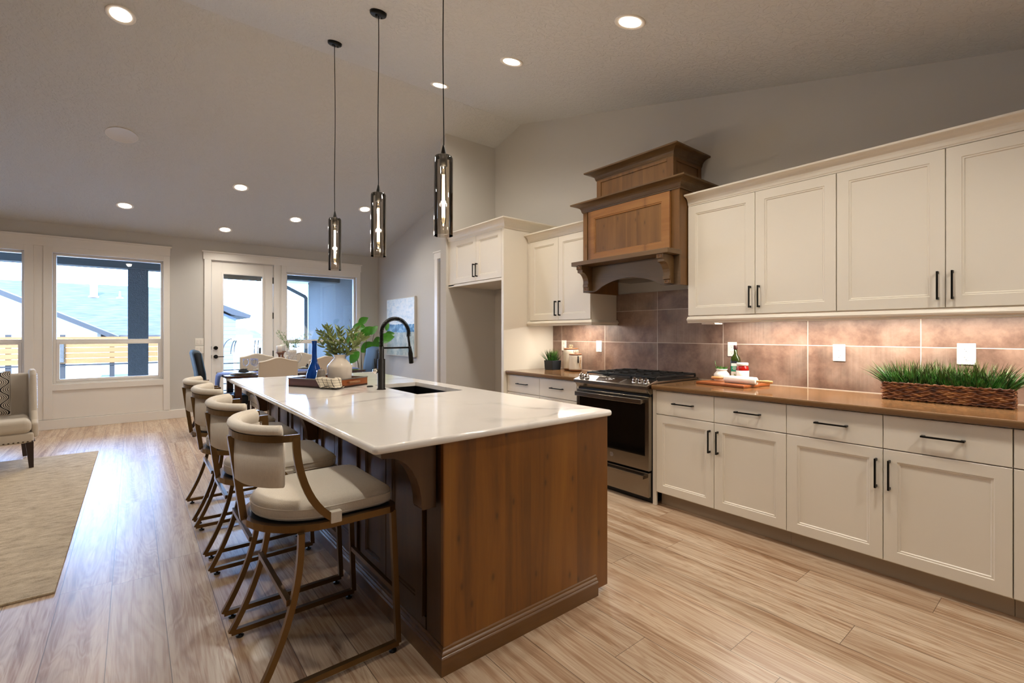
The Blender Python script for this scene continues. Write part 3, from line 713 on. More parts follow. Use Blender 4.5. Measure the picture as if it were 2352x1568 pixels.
# ================================================================ ISLAND
IX0, IX1, IY0, IY1 = .945, 1.925, 1.60, 4.70
isl = thing('kitchen_island', 'large stained wooden island with corbels, side panels and stepped base moulding', 'kitchen island', (1.4, 3.1, 0))
m = MB(); m.box(IX0 + .02, IY0 + .021, .095, IX1, IY1 - .02, .70); m.box(IX0 + .02, IY0 + .021, .70, IX1, 2.70, .899); m.box(IX0 + .02, 3.56, .70, IX1, IY1 - .02, .899)
m.box(IX0 + .02, 2.70, .70, 1.40, 3.56, .899); m.box(1.84, 2.70, .70, IX1, 3.56, .899)
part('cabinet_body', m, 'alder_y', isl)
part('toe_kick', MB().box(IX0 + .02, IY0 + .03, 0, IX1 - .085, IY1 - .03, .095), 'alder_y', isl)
part('end_panel', MB().box(IX0, IY0, .02, IX1 + .004, IY0 + .02, .899), 'alder', isl, bevel=.0015)
part('corner_stile', MB().box(IX0 - .002, IY0 - .0035, .1, IX0 + .03, IY0, .899), 'alder', isl, bevel=.001)
part('end_panel', MB().box(IX0, IY1 - .02, .02, IX1 + .004, IY1, .899), 'alder', isl, bevel=.0015)
# seating side: framed panels facing -x
m = MB(); m.box(IX0, IY0 + .02, .02, IX0 + .02, IY0 + .135, .899)
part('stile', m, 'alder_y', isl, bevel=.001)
ys = [1.745, 2.475, 3.205, 3.935, 4.665]
for i in range(4):
    a, b_2 = ys[i], ys[i + 1]; mid = (a + b_2) / 2
    m = MB(); m.box(IX0, a, .02, IX0 + .02, b_2, .15); m.box(IX0, a, .84, IX0 + .02, b_2, .899); m.box(IX0, b_2 - .045, .15, IX0 + .02, b_2, .84)
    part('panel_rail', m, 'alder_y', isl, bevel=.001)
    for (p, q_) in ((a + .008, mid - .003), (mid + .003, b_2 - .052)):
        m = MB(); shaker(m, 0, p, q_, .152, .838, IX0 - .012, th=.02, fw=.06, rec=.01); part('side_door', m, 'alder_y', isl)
        hm = MB().box(IX0 - .04, mid - .03 if p < mid - .1 else mid + .022, .74, IX0 - .03, mid - .022 if p < mid - .1 else mid + .03, .835)
        for zz in (.745, .83): hm.box(IX0 - .032, mid - .03 if p < mid - .1 else mid + .022, zz - .005, IX0 - .011, mid - .022 if p < mid - .1 else mid + .03, zz + .005)
        part('handle', hm, 'black', isl)
# base moulding: near end + seating side + far end
BM = [(0, 0), (.020, 0), (.020, .066), (.017, .070), (.014, .073), (.014, .079), (.011, .083), (.006, .087), (.005, .095), (.002, .099), (0, .10)]
m = MB(); moulding(m, [(1.835, IY1), (IX0, IY1), (IX0, IY0), (1.835, IY0)][::1], BM, 0)
part('base_moulding', m, 'basem', isl)
m = MB()
for yk in (IY0 + .035, 3.165, IY1 - .075):
    m = MB(); pr = [(IX0 - .012, .899), (.705, .899), (.705, .868)]
    for k in range(9):
        a = k / 8 * PI / 2; pr.append((.705 + .02 + (IX0 - .075 - .725) * math.sin(a), .865 - .215 * (1 - math.cos(a))))
    pr += [(IX0 - .07, .64), (IX0 - .012, .64)]
    m.poly3([(x, yk, z) for x, z in pr], (0, .075, 0)); part('corbel', m, 'alder_y', isl, bevel=.002)
# slab with sink cut-out
SX0, SX1, SY0, SY1 = 1.445, 1.80, 2.775, 3.485
def slab_hole():
    bm = bmesh.new()
    xs = [.650, SX0, SX1, 1.940]; ysl = [1.570, SY0, SY1, 4.730]
    me = bpy.data.meshes.new('island_countertop')
    V = {}
    for z in (.900, .930):
        for i, x in enumerate(xs):
            for j, y in enumerate(ysl): V[i, j, z] = bm.verts.new((x, y, z))
    for i in range(3):
        for j in range(3):
            if (i, j) == (1, 1): continue
            for z in (.900, .930):
                f = [V[i, j, z], V[i + 1, j, z], V[i + 1, j + 1, z], V[i, j + 1, z]]; bm.faces.new(f if z > .91 else f[::-1])
    def side(a, b): bm.faces.new([V[a + (.900,)], V[b + (.900,)], V[b + (.930,)], V[a + (.930,)]])
    for i in range(3): side((i, 0), (i + 1, 0)); side((i + 1, 3), (i, 3))
    for j in range(3): side((3, j), (3, j + 1)); side((0, j + 1), (0, j))
    side((1, 2), (2, 2)); side((2, 1), (1, 1)); side((1, 1), (1, 2)); side((2, 2), (2, 1))
    bmesh.ops.recalc_face_normals(bm, faces=bm.faces)
    ed = [e for e in bm.edges if len(e.link_faces) == 2 and e.calc_face_angle(0) > 1 and (all(v.co.x < .66 or v.co.x > 1.93 for v in e.verts) or all(v.co.y < 1.58 or v.co.y > 4.72 for v in e.verts))]
    vert = [e for e in ed if abs(e.verts[0].co.z - e.verts[1].co.z) > .01]
    bmesh.ops.bevel(bm, geom=vert, offset=.022, segments=5, affect='EDGES', profile=.5)
    ed = [e for e in bm.edges if len(e.link_faces) == 2 and e.calc_face_angle(0) > 1 and not (SX0 - .01 < e.verts[0].co.x < SX1 + .01 and SY0 - .01 < e.verts[0].co.y < SY1 + .01)]
    bmesh.ops.bevel(bm, geom=ed, offset=.0125, segments=5, affect='EDGES', profile=.5)
    bm.to_mesh(me); bm.free(); me.materials.append(M['quartz'])
    for p in me.polygons: p.use_smooth = abs(p.normal.z) < .999 and p.area < .2 and abs(p.normal.z) > .01
    o = bpy.data.objects.new('island_countertop', me); COL.objects.link(o); return o
tag(slab_hole(), 'long white quartz island top with grey veins and rounded edge', 'countertop')
m = MB(); th_ = .008; zb = .715
m.box(SX0 - .008, SY0 - .008, zb, SX1 + .008, SY1 + .008, zb + th_)
m.box(SX0 - .008, SY0 - .008, zb, SX0 + .002, SY1 + .008, .8995); m.box(SX1 - .002, SY0 - .008, zb, SX1 + .008, SY1 + .008, .8995)
m.box(SX0, SY0 - .008, zb, SX1, SY0 + .002, .8995); m.box(SX0, SY1 - .002, zb, SX1, SY1 + .008, .8995)
sk = part('kitchen_sink', m, 'sinkm'); tag(sk, 'black undermount sink set in the white island top', 'sink')
m = MB(); m.lathe([(.05, 0), (.05, .004), (.03, .005), (.028, .002), (0, .002)], c=((SX0 + SX1) / 2, (SY0 + SY1) / 2, zb + th_)); part('drain', m, 'chrome', sk)
# faucet
fx, fy = 1.372, 3.178
fc = thing('kitchen_faucet', 'tall matte black spring-neck faucet standing beside the island sink', 'faucet', (fx, fy, .93))
m = MB(); m.lathe([(.031, 0), (.031, .006), (.026, .008), (.026, .215), (.0185, .218), (.0185, .305), (0, .305)], c=(fx, fy, .93)); part('column', m, 'black', fc)
arc = []
for k in range(41):
    a = PI - PI * 1.06 * k / 40; arc.append((fx + .105 + .105 * math.cos(a), fy, 1.325 + .108 * math.sin(a)))
neck = [(fx, fy, 1.235 + .09 * k / 8) for k in range(8)] + arc
m = MB(); m.tube(neck, .008, 8); part('hose', m, 'black', fc)
coil = []; nl = len(neck); turns = 62; L_ = turns * 9
import bisect
cum = [0]
for i in range(1, nl): cum.append(cum[-1] + (Vector(neck[i]) - Vector(neck[i - 1])).length)
for k in range(L_ + 1):
    s_ = cum[-1] * k / L_; i = min(nl - 2, max(0, bisect.bisect(cum, s_) - 1)); f_ = (s_ - cum[i]) / (cum[i + 1] - cum[i]); p = Vector(neck[i]).lerp(Vector(neck[i + 1]), f_)
    t_ = (Vector(neck[i + 1]) - Vector(neck[i])).normalized(); sdv = Vector((0, 1, 0)); nv = t_.cross(sdv); a = 2 * PI * k / 9
    coil.append(p + (sdv * math.cos(a) + nv * math.sin(a)) * .0135)
m = MB(); m.tube(coil, .0024, 4); part('spring', m, 'black', fc)
e = Vector(arc[-1])
m = MB(); m.tube([e, e + Vector((.006, 0, -.045)), e + Vector((.012, 0, -.095))], .0085, 10); hs = part('hose_end', m, 'black', fc)
m = MB(); m.lathe([(.013, 0), (.017, .003), (.017, .075), (.013, .095), (.013, .115), (0, .115)], mtx=Matrix.Translation(e + Vector((.024, 0, -.20))) @ Matrix.Rotation(-.10, 4, 'Y')); part('spray_head', m, 'black', fc)
m = MB(); m.tube([(fx + .015, fy, 1.223), (e.x + .005, fy, 1.223)], .0065, 10); m.lathe([(.012, -.01), (.012, .01)], c=(e.x + .012, fy, 1.223)); part('support_arm', m, 'black', fc)
m = MB(); m.lathe([(.0, -.02), (.012, -.018), (.019, -.006), (.019, .006), (.012, .018), (0, .02)], mtx=Matrix.Translation((fx - .042, fy + .006, 1.062)) @ Matrix.Rotation(PI / 2, 4, 'Y')); part('handle_ball', m, 'chrome', fc)
m = MB(); m.tube([(fx - .045, fy + .006, 1.075), (fx - .047, fy + .006, 1.15)], .004, 8); part('lever', m, 'black', fc)
m = MB(); m.lathe([(.023, 0), (.023, .005), (.018, .009), (0, .010)], c=(1.372, 3.385, .93)); tag(part('sink_button', m, 'black'), 'small black disposal button on the island top by the faucet', 'button')

# ================================================================ BAR STOOLS (local: +x towards the island)
def dpath(xf, xm, xb, hw, n=16, z=0.0, r=.03):
    pts = [(xf, -hw + r, z), (xf, hw - r, z), (xf - r * .3, hw - r * .3, z), (xf - r, hw, z), (xm, hw, z)]
    for k in range(1, n):
        a = PI / 2 + PI * k / n; pts.append((xm + (xm - xb) * math.cos(a), hw * math.sin(a), z))
    pts += [(xm, -hw, z), (xf - r, -hw, z), (xf - r * .3, -hw + r * .3, z)]
    return pts
def make_stool():
    st = thing('bar_stool', 'x', 'bar stool', (0, 0, 0), 0, 'counter stools along the island')
    W_ = lambda n, mb, mat, par=st, **k: part(n, mb, mat, par, world=False, **k)
    m = MB(); m.bar(dpath(.255, .0, -.255, .258, z=.598), .022, .026, closed=True); W_('seat_frame', m, 'bronze')
    m = MB(); m.prism([(x * .97, y * .97) for x, y, _ in dpath(.255, .0, -.255, .258)], .600, .611); W_('seat_pan', m, 'blackp')
    m = MB(); base = dpath(.262, .0, -.235, .243, 18, r=.05); n = len(base); cx = .01
    rings = [(.80, .611), (.93, .612), (.985, .620), (1.0, .636), (1.0, .656), (.98, .671), (.93, .681), (.80, .689), (.55, .695), (.25, .697)]
    vs = []; fs = []
    for s_, z in rings:
        for x, y, _ in base: vs.append((cx + (x - cx) * s_, y * s_, z))
    for i in range(len(rings) - 1):
        for k in range(n): fs.append((i * n + k, i * n + (k + 1) % n, (i + 1) * n + (k + 1) % n, (i + 1) * n + k))
    fs += [tuple(range(n))[::-1], tuple((len(rings) - 1) * n + k for k in range(n))]
    m.add(vs, fs, True); cu = W_('seat_cushion', m, 'linen')
    m = MB(); m.tube([(cx + (x - cx) * 1.003, y * 1.003, .659) for x, y, _ in base], .0028, 5, closed=True); m.tube([(cx + (x - cx) * .99, y * .992, .626) for x, y, _ in base], .0028, 5, closed=True); W_('piping', m, 'linen', cu)
    for sg in (-1, 1):
        m = MB(); m.box(-.012, sg * .245, .60, .03, sg * .272, .645); W_('cushion_strap', m, 'linen', cu, bevel=.004)
        m = MB(); m.bar([(.246, sg * .25, .59), (.268, sg * .256, .030)], .022, .022, up=(0, 1, 0)); W_('leg', m, 'bronze')
        cv = []
        for k in range(13):
            t = k / 12; z = .585 - .555 * t; cv.append((-.115 - .155 * t ** 2.1, sg * .252, z))
        m = MB(); m.bar(cv, .022, .022, up=(0, 1, 0)); W_('leg', m, 'bronze')
        m = MB(); m.bar([(-.268, sg * .254, .03), (.268, sg * .256, .03)], .022, .022); W_('floor_runner', m, 'bronze')
        for xx in (-.235, .245): m = MB(); m.lathe([(.014, 0), (.016, .006), (.006, .008), (.006, .02)], c=(xx, sg * .255, 0)); W_('glide', m, 'blackp')
        ar = []
        for k in range(12):
            a = math.radians(66) * k / 11; ar.append((-.135 + .13 / (1 - math.cos(math.radians(66))) * (1 - math.cos(a)), sg * .262, .945 - (.945 - .622) / math.sin(math.radians(66)) * math.sin(a)))
        m = MB(); m.bar(ar, .014, .026, up=(0, 1, 0)) if False else m.sweep(ar, [(-.013, -.007), (.013, -.007), (.013, .007), (-.013, .007)], up=(0, 1, 0), smooth=False); W_('arm', m, 'bronze')
    m = MB(); m.bar([(.258, -.24, .25), (.258, .24, .25)], .016, .022); W_('footrest', m, 'bronze')
    m = MB(); m.bar([(-.155, -.245, .34), (-.155, .245, .34)], .018, .022); W_('stretcher', m, 'bronze')
    def arcp(sx, sy, z, cx=-.135, ext=0.0, n=24, a0=90):
        p = []; A0 = math.radians(a0)
        if ext: p.append((cx + ext, sy, z))
        for k in range(n + 1):
            a = A0 + (2 * PI - 2 * A0) * k / n; p.append((cx + sx * math.cos(a), sy * math.sin(a), z))
        if ext: p.append((cx + ext, -sy, z))
        return p
    m = MB(); m.bar(arcp(.168, .262, .944, ext=.012), .012, .025); W_('back_rail', m, 'bronze')
    m = MB(); m.bar([(-.300, 0, .945), (-.252, 0, .60)], .012, .030, up=(0, 1, 0)) if False else m.sweep([(-.306, 0, .934), (-.262, 0, .60)], [(-.016, -.012), (.016, -.012), (.016, .012), (-.016, .012)], up=(1, 0, 0), smooth=False); W_('back_post', m, 'bronze')
    # upholstered shell hanging below the rail and rolled pad on it
    m = MB(); sec = [(-.014, -.085), (-.006, -.092), (.006, -.092), (.014, -.085), (.016, 0), (.014, .08), (-.014, .08), (-.016, 0)]
    m.sweep(arcp(.152, .243, .855, cx=-.130, a0=105), sec, smooth=True); W_('back_cushion', m, 'linen')
    m = MB(); sec = [(.021 * math.cos(2 * PI * k / 12), .017 * math.sin(2 * PI * k / 12)) for k in range(12)]
    m.sweep(arcp(.160, .254, .974, cx=-.133, a0=108), [(a * 1.08, b * 1.1) for a, b in sec], smooth=True); m.sweep(arcp(.144, .236, .958, cx=-.130, a0=108), [(a * .7, b * 1.6) for a, b in sec], smooth=True); W_('padded_top_rail', m, 'linen')
    return st
SX = .600
st = make_stool(); st.location = (SX, 2.098, 0); st['label'] = 'beige upholstered bronze counter stool nearest the camera, at the near end of the island'
for (yy, rz, lab) in ((2.788, .0, 'beige upholstered bronze counter stool second from the camera, overlapped by the nearest one'),
                  (3.535, .0, 'beige upholstered bronze counter stool third from the camera along the island'),
                  (4.185, .0, 'beige upholstered bronze counter stool farthest from the camera, beside the navy dining chair')):
    dup(st, (SX - .003, yy, 0), rz, lab)

# ================================================================ PENDANTS AND RECESSED LIGHTS
def make_pendant(y, label):
    x = 1.385; zc = ceilz(y)
    p = thing('pendant_light', label, 'pendant light', (x, y, 1.885), 0, 'smoked glass pendants over the island')
    s_ = math.atan(.25)
    m = MB(); m.lathe([(0, -.022), (.052, -.022), (.058, -.016), (.060, -.002), (.060, .012), (0, .012)], mtx=Matrix.Translation((x, y, zc)) @ Matrix.Rotation(s_, 4, 'X'), seg=32)
    m.lathe([(.008, -.034), (.008, -.02)], c=(x - .015, y, zc)); m.lathe([(.004, -.03), (.004, -.02)], c=(x + .03, y + .01, zc)); part('canopy', m, 'black', p)
    wob = lambda z: .003 * math.sin(z * 5 + y)
    m = MB(); m.tube([(x + wob(zz), y, zz) for zz in [2.395 + (zc - .02 - 2.395) * k / 24 for k in range(25)]], .0032, 6); part('cord', m, 'black', p)
    m = MB(); m.lathe([(.004, .062), (.008, .045), (.017, .005), (.022, 0), (.022, -.06), (.017, -.062), (.0, -.062)], c=(x, y, 2.342)); part('socket', m, 'black', p)
    m = MB(); m.lathe([(.0545, 0), (.0545, .44), (.051, .452), (.045, .4555), (.0, .4555)], c=(x, y, 1.885), seg=40, cap=False); part('glass_shade', m, 'smoke', p)
    m = MB(); m.lathe([(.013, 0), (.015, -.03), (.016, -.05), (.016, -.30), (.010, -.325), (0, -.335)][::-1], c=(x, y, 2.275), seg=16); bb = part('bulb', m, 'bulbglass', p)
    m = MB()
    for k in range(6):
        a = 2 * PI * k / 6; m.tube([(x + .007 * math.cos(a), y + .007 * math.sin(a), 2.235), (x + .009 * math.cos(a + .3), y + .009 * math.sin(a + .3), 1.99)], .0013, 4)
    part('filament', m, 'filament', bb)
    light('pendant_glow', 'POINT', (0, 0, .2), PEND_W, (1, .86, .72), parent=p, shadow_soft_size=.02)
for y, lab in ((2.345, 'smoked glass tube pendant nearest the camera, hanging lowest-looking and largest'),
               (3.262, 'smoked glass tube pendant hanging between the nearest and farthest pendants'),
               (4.205, 'smoked glass tube pendant farthest from the camera, in front of the patio window')):
    make_pendant(y, lab)

def make_dl(x, y, lab=None, power=1.0, tilt=True):
    z = ceilz(y); s_ = math.atan(.25) if y < RY else -math.atan((RZ - 2.85) / (YB - RY))
    p = thing('recessed_light', lab or 'x', 'ceiling light', (x, y, z), 0, 'recessed ceiling lights'); p.rotation_euler = (s_, 0, 0)
    m = MB(); m.lathe([(.098, .002), (.098, -.005), (.090, -.007), (.070, -.003), (.070, .001)], seg=36, cap=False); part('trim_ring', m, 'ringw', p, world=False)
    m = MB(); m.lathe([(.0, -.0035), (.070, -.0035)], seg=36, cap=False); part('lens', m, 'lens', p, world=False)
    light('recessed_lamp', 'SPOT', (0, 0, -.012), DL_W * power, WARM, parent=p, spot_size=math.radians(150), spot_blend=1.0, shadow_soft_size=.06)
for a in ((2.451, 1.851, 'round recessed ceiling light nearest the kitchen wall cabinets, largest on the right slope'),
          (2.472, 3.074, 'round recessed ceiling light, middle one of the row above the stove aisle'),
          (2.485, 4.281, 'round recessed ceiling light crossed by the nearest pendant cord'),
          (-.076, 4.927, 'large round recessed ceiling light at the upper left corner with flared glow'),
          (-.083, 8.248, 'round recessed ceiling light lowest at left, above the left window'),
          (1.138, 7.267, 'round recessed ceiling light upper left of the dining table group'),
          (1.133, 8.614, 'round recessed ceiling light nearest the patio door'),
          (2.008, 7.955, 'round recessed ceiling light just left of the farthest pendant'),
          (2.868, 7.283, 'round recessed ceiling light partly behind the middle pendant')):
    make_dl(*a, power=1.15 if a[1] > 7 else 1.0)
# the rest of the room behind the camera has the same fittings
for x, y in ((-.08, 1.62), (2.45, .63), (2.45, -.6), (-1.9, 4.9), (-1.9, 8.2)):
    make_dl(x, y, 'recessed ceiling light outside the photographed part of the room')
sp = thing('ceiling_speaker', 'round flush white speaker grille in the sloped ceiling', 'speaker', (-.092, 6.602, ceilz(6.602))); sp.rotation_euler = (-math.atan((RZ - 2.85) / (YB - RY)), 0, 0)
m = MB(); m.lathe([(.138, .002), (.138, -.004), (.132, -.006), (.128, -.004), (0, -.004)], seg=40, cap=False); part('grille', m, pbr('speaker_grille', '#d6cfc6', .7, nscale=300, nstr=.4), sp, world=False)
m = MB(); m.tube([(.137 * math.cos(2 * PI * k / 40), .137 * math.sin(2 * PI * k / 40), -.004) for k in range(40)], .003, 5, closed=True); part('rim', m, 'ringw', sp, world=False)

# ================================================================ OUTLETS AND SWITCHES
def outlet(y, z, label, w_=.075, h_=.117, gang=1):
    xf = WX - .0105
    t = thing('wall_outlet', label, 'outlet', (xf, y, z))
    part('cover_plate', MB().box(xf - .006, y - w_ / 2, z - h_ / 2, xf, y + w_ / 2, z + h_ / 2), 'outlet', t, bevel=.003)
    for dz in (-.024, .024):
        m = MB(); m.prism([(y + .017 * math.cos(2 * PI * k / 20), z + dz + .016 * math.sin(2 * PI * k / 20)) for k in range(20)], 0, .002)
        m.v = [(xf - .0062 - c_, a, b) for a, b, c_ in m.v]; s_ = part('socket', m, 'ringw', t)
        sl = MB()
        for dy in (-.007, .007): sl.box(xf - .0088, y + dy - .001, z + dz, xf - .008, y + dy + .001, z + dz + .008)
        sl.box(xf - .0088, y - .002, z + dz - .010, xf - .008, y + .002, z + dz - .006); part('slot', sl, 'slot', s_)
    return t
outlet(3.805, 1.19, 'white outlet plate behind the taller canister')
outlet(3.287, 1.192, 'white outlet plate between the canisters and the stove')
outlet(1.872, 1.197, 'white outlet plate behind the green bottle')
outlet(1.122, 1.192, 'white outlet plate between the rolling pin and the grass basket')
outlet(.480, 1.205, 'white outlet plate behind the long grass basket', w_=.082, h_=.125)
for z, lab in ((1.192, 'upper white double switch plate beside the patio door'), (1.068, 'lower white double switch plate beside the patio door')):
    t = thing('light_switch', lab, 'light switch', (.836, YB, z))
    part('cover_plate', MB().box(.778, YB - .006, z - .058, .894, YB - .0005, z + .058), 'outlet', t, bevel=.002)
    for xx in (.812, .860): part('rocker', MB().box(xx - .016, YB - .010, z - .032, xx + .016, YB - .006, z + .032), 'ringw', t, bevel=.002)

# ================================================================ GRASS, BASKET, POT
def grass(mb, x0, x1, y0, y1, z, n, hmin, hmax, spread, rs):
    for _ in range(n):
        u, v = rs.random(), rs.random(); x = x0 + (x1 - x0) * u; y = y0 + (y1 - y0) * v
        ox = (u - .5) * 2; oy = (v - .5) * 2
        lean = Vector((ox * .45 * abs(ox) + rs.gauss(0, .16), oy * .8 * abs(oy) ** 5 + rs.gauss(0, .2), 1)).normalized()
        h = rs.uniform(hmin, hmax); a = rs.random() * 2 * PI; sd = Vector((math.cos(a), math.sin(a), 0)) * rs.uniform(.002, .0042)
        bend = Vector((lean.x, lean.y, 0)) * h * rs.uniform(.1, .7) * spread; p = Vector((x, y, z)); vs = []
        for k in range(4):
            t = k / 3; c_ = p + lean * h * t + bend * t * t - Vector((0, 0, bend.length * .35 * t * t)); q = sd * (1 - t * t * .97); vs += [c_ - q, c_ + q]
        mb.add(vs, [(0, 1, 3, 2), (2, 3, 5, 4), (4, 5, 7, 6)])
rs = random.Random(3)
BX0, BX1, BY0, BY1 = 3.555, 3.705, .268, .821
bk = thing('grass_planter', 'long woven wicker basket filled with green grass on the brown countertop', 'planter', (3.63, .545, .9303))
wk = G('woven_wicker'); vv = wk.coord((1, 1, 1)); wn_ = wk.noise(wk.coord((20, 20, 60)), 1, 3)
M['wicker'] = wk.bsdf(wk.ramp(wn_, [(.3, '#34180a'), (.5, '#74401d'), (.7, '#b07844')]), .5, 0, wk.bump(wk.noise(vv, 120, 3), .5, .003))
m = MB(); m.box(BX0 + .008, BY0 + .008, .931, BX1 - .008, BY1 - .008, 1.02); part('liner', m, pbr('dark_basket_liner', '#1b120b', .9), bk)
m = MB(); rows = 8
def wrect(z, ph, amp, r, inset=0):
    pts = []; x0, x1, ya, yb = BX0 + inset, BX1 - inset, BY0 + inset, BY1 - inset; per = 2 * (x1 - x0 + yb - ya); N = 150
    for k in range(N):
        s_ = per * k / N; a = amp * math.sin(2 * PI * s_ / .052 + ph); zz = z + .0025 * math.sin(2 * PI * s_ / .037 + ph * 2)
        if s_ < yb - ya: pts.append((x0 - a, ya + s_, zz))
        elif s_ < yb - ya + x1 - x0: pts.append((x0 + s_ - (yb - ya), yb + a, zz))
        elif s_ < 2 * (yb - ya) + x1 - x0: pts.append((x1 + a, yb - (s_ - (yb - ya) - (x1 - x0)), zz))
        else: pts.append((x1 - (s_ - 2 * (yb - ya) - (x1 - x0)), ya - a, zz))
    return pts
for i in range(rows): m.tube(wrect(.939 + i * .0108, PI * (i % 2) + .3 * i, .0045, .0062, .004), .0062, 6, closed=True)
part('woven_sides', m, 'wicker', bk)
m = MB()
for zz, r_ in ((1.028, .0075), (.938, .006)):
    base = wrect(zz, 0, 0, 0, .003)
    for ph in (0, PI): m.tube([(x + .003 * math.cos(k * 1.6 + ph), y, z + .003 * math.sin(k * 1.6 + ph)) for k, (x, y, z) in enumerate(base)], r_ * .75, 6, closed=True)
part('braided_rim', m, 'wicker', bk)
m = MB(); grass(m, BX0 + .012, BX1 - .012, BY0 + .01, BY1 - .01, 1.015, 1500, .06, .175, .8, rs); part('grass', m, 'grass', bk)
pt = thing('potted_grass', 'small tuft of grass in a square charcoal pot beside the canisters', 'potted plant', (3.60, 3.76, .9303))
m = MB(); z0, z1 = .9305, 1.032
def tapered(mb, cx, cy, a, b, z0, z1, rot=0):
    vs = []
    for h, z in ((a, z0), (b, z1), (b - .008, z1), (b - .012, z1 - .012)):
        for sx, sy in ((-1, -1), (1, -1), (1, 1), (-1, 1)):
            x, y = sx * h, sy * h; vs.append((cx + x * math.cos(rot) - y * math.sin(rot), cy + x * math.sin(rot) + y * math.cos(rot), z))
    fs = [(3, 2, 1, 0)] + [(i * 4 + k, i * 4 + (k + 1) % 4, i * 4 + 4 + (k + 1) % 4, i * 4 + 4 + k) for i in range(3) for k in range(4)] + [(12, 13, 14, 15)]
    mb.add(vs, fs)
tapered(m, 3.60, 3.755, .062, .067, z0, z1); part('pot', m, 'potblk', pt, bevel=.003)
m = MB(); grass(m, 3.56, 3.64, 3.725, 3.80, 1.015, 260, .085, .155, .15, rs); part('grass', m, 'grass', pt)

# canisters
def canister(x, y, r, h, label, tassel=False):
    t = thing('canister', label, 'canister', (x, y, .9303), 0, None)
    m = MB(); m.lathe([(r * .80, 0), (r * .97, .012), (r * .99, .02)], c=(x, y, .9305), seg=40); part('base', m, 'lidw', t)
    m = MB(); m.lathe([(r * .99, .019), (r, .03), (r, h - .03), (r * .97, h - .018), (r * .94, h - .015)], c=(x, y, .9305), seg=40)
    part('jar', m, 'crackle', t)
    m = MB(); m.lathe([(r * .95, h - .016), (r * .98, h - .012), (r * .98, h - .004), (r * .9, h), (0, h)], c=(x, y, .9305), seg=40); part('lid', m, 'lidw', t)
    m = MB()
    for sg in (-1, 1):
        m.tube([(x - .002, y + sg * (.013 + .013 * math.cos(a)), .9305 + h + .020 + .014 * math.sin(a)) for a in [2 * PI * k / 14 for k in range(14)]], .0028, 6, closed=True)
    m.tube([(x, y - .01, .9305 + h), (x, y, .9305 + h + .012), (x, y + .01, .9305 + h)], .003, 6); part('bow_knob', m, 'bead', t)
    if tassel:
        d = Vector((-.25, -1, 0)).normalized(); p = Vector((x, y, 0)) + d * (r + .008)
        m = MB(); m.lathe([(.003, 0), (.007, -.005), (.008, -.06), (.006, -.075), (0, -.076)], c=(p.x - .012, p.y + .006, .9305 + h - .02), seg=10); m.tube([(x, y, .9305 + h + .004), (p.x - .012, p.y + .006, .9305 + h - .02)], .0015, 5); part('tassel', m, 'tassel', t)
        for k in range(8): m = MB(); m.lathe([(0, -.007), (.005, -.005), (.007, 0), (.005, .005), (0, .007)], c=(p.x + .006, p.y - .006 - .004 * math.sin(k), .9305 + h - .045 - k * .0135), seg=10); part('bead', m, 'bead', t)
canister(3.70, 3.572, .082, .238, 'taller textured white canister with wooden lid, standing behind the shorter one')
canister(3.62, 3.431, .069, .185, 'shorter textured white canister with wooden lid, dark tassel and bead string', True)

# cutting board group
bd = MB(); bd.prism([(-.185, -.20), (.155, -.20), (.185, -.165), (.185, .20), (-.185, .20)], 0, .020)
bo = part('cutting_board', bd, 'board', world=False, bevel=.005); bo.location = (3.625, 1.765, .9303); bo.rotation_euler = (0, 0, math.radians(-7)); tag(bo, 'reddish wooden cutting board under the marble rolling pin', 'cutting board')
rp = thing('rolling_pin', 'white marble rolling pin with blond wooden handles on the cutting board', 'rolling pin', (3.545, 1.672, .979), 0)
A = Matrix.Translation((3.545, 1.672, .979)) @ Matrix.Rotation(math.radians(-4), 4, 'Z') @ Matrix.Rotation(-PI / 2, 4, 'X')
m = MB(); m.lathe([(.024, -.122), (.0275, -.119), (.0275, .119), (.024, .122)], mtx=A, seg=32); part('roller', m, 'marble', rp)
for sg in (-1, 1):
    m = MB(); m.lathe([(0, sg * .235), (.011, sg * .232), (.0125, sg * .20), (.0105, sg * .17), (.007, sg * .158), (.010, sg * .150), (.007, sg * .142), (.009, sg * .135), (.006, sg * .12)], mtx=A, seg=16); part('handle', m, 'pinw', rp)
def jar_plant():
    x, y = 3.655, 1.872; t = thing('small_jar_plant', 'small white jar with a green sprig at the back of the cutting board', 'potted plant', (x, y, .9503))
    m = MB(); m.lathe([(.052, 0), (.058, .006), (.059, .045), (.056, .056), (.042, .072), (.038, .078), (.038, .084), (.043, .088), (.043, .094), (.037, .095), (.034, .08), (0, .08)], c=(x, y, .9505), seg=36); part('jar', m, 'whitepot', t)
    m = MB(); q = random.Random(5)
    for k in range(60):
        a = q.random() * 2 * PI; r = q.random() * .03; b = Vector((x + r * math.cos(a), y + r * math.sin(a), 1.028)); d = Vector((math.cos(a) * .5, math.sin(a) * .5, 1)); L = q.uniform(.01, .045)
        m.leaf(b + d * L * .5, (d.x + q.gauss(0, .4), d.y + q.gauss(0, .4), .8), (0, 0, 1) if abs(d.z) < .9 else (1, 0, 0), q.uniform(.014, .024), .006)
    sp_ = [(x - .02, y + .02, 1.03), (x - .028, y + .034, 1.07), (x - .03, y + .04, 1.108)]; m.tube(sp_, .0012, 5)
    for k in range(5): m.leaf((x - .028, y + .034 + .002 * k, 1.06 + .01 * k), (q.gauss(0, 1), q.gauss(0, 1), .4), (0, 0, 1), .012, .005)
    part('sprig', m, 'leafb', t)
jar_plant()
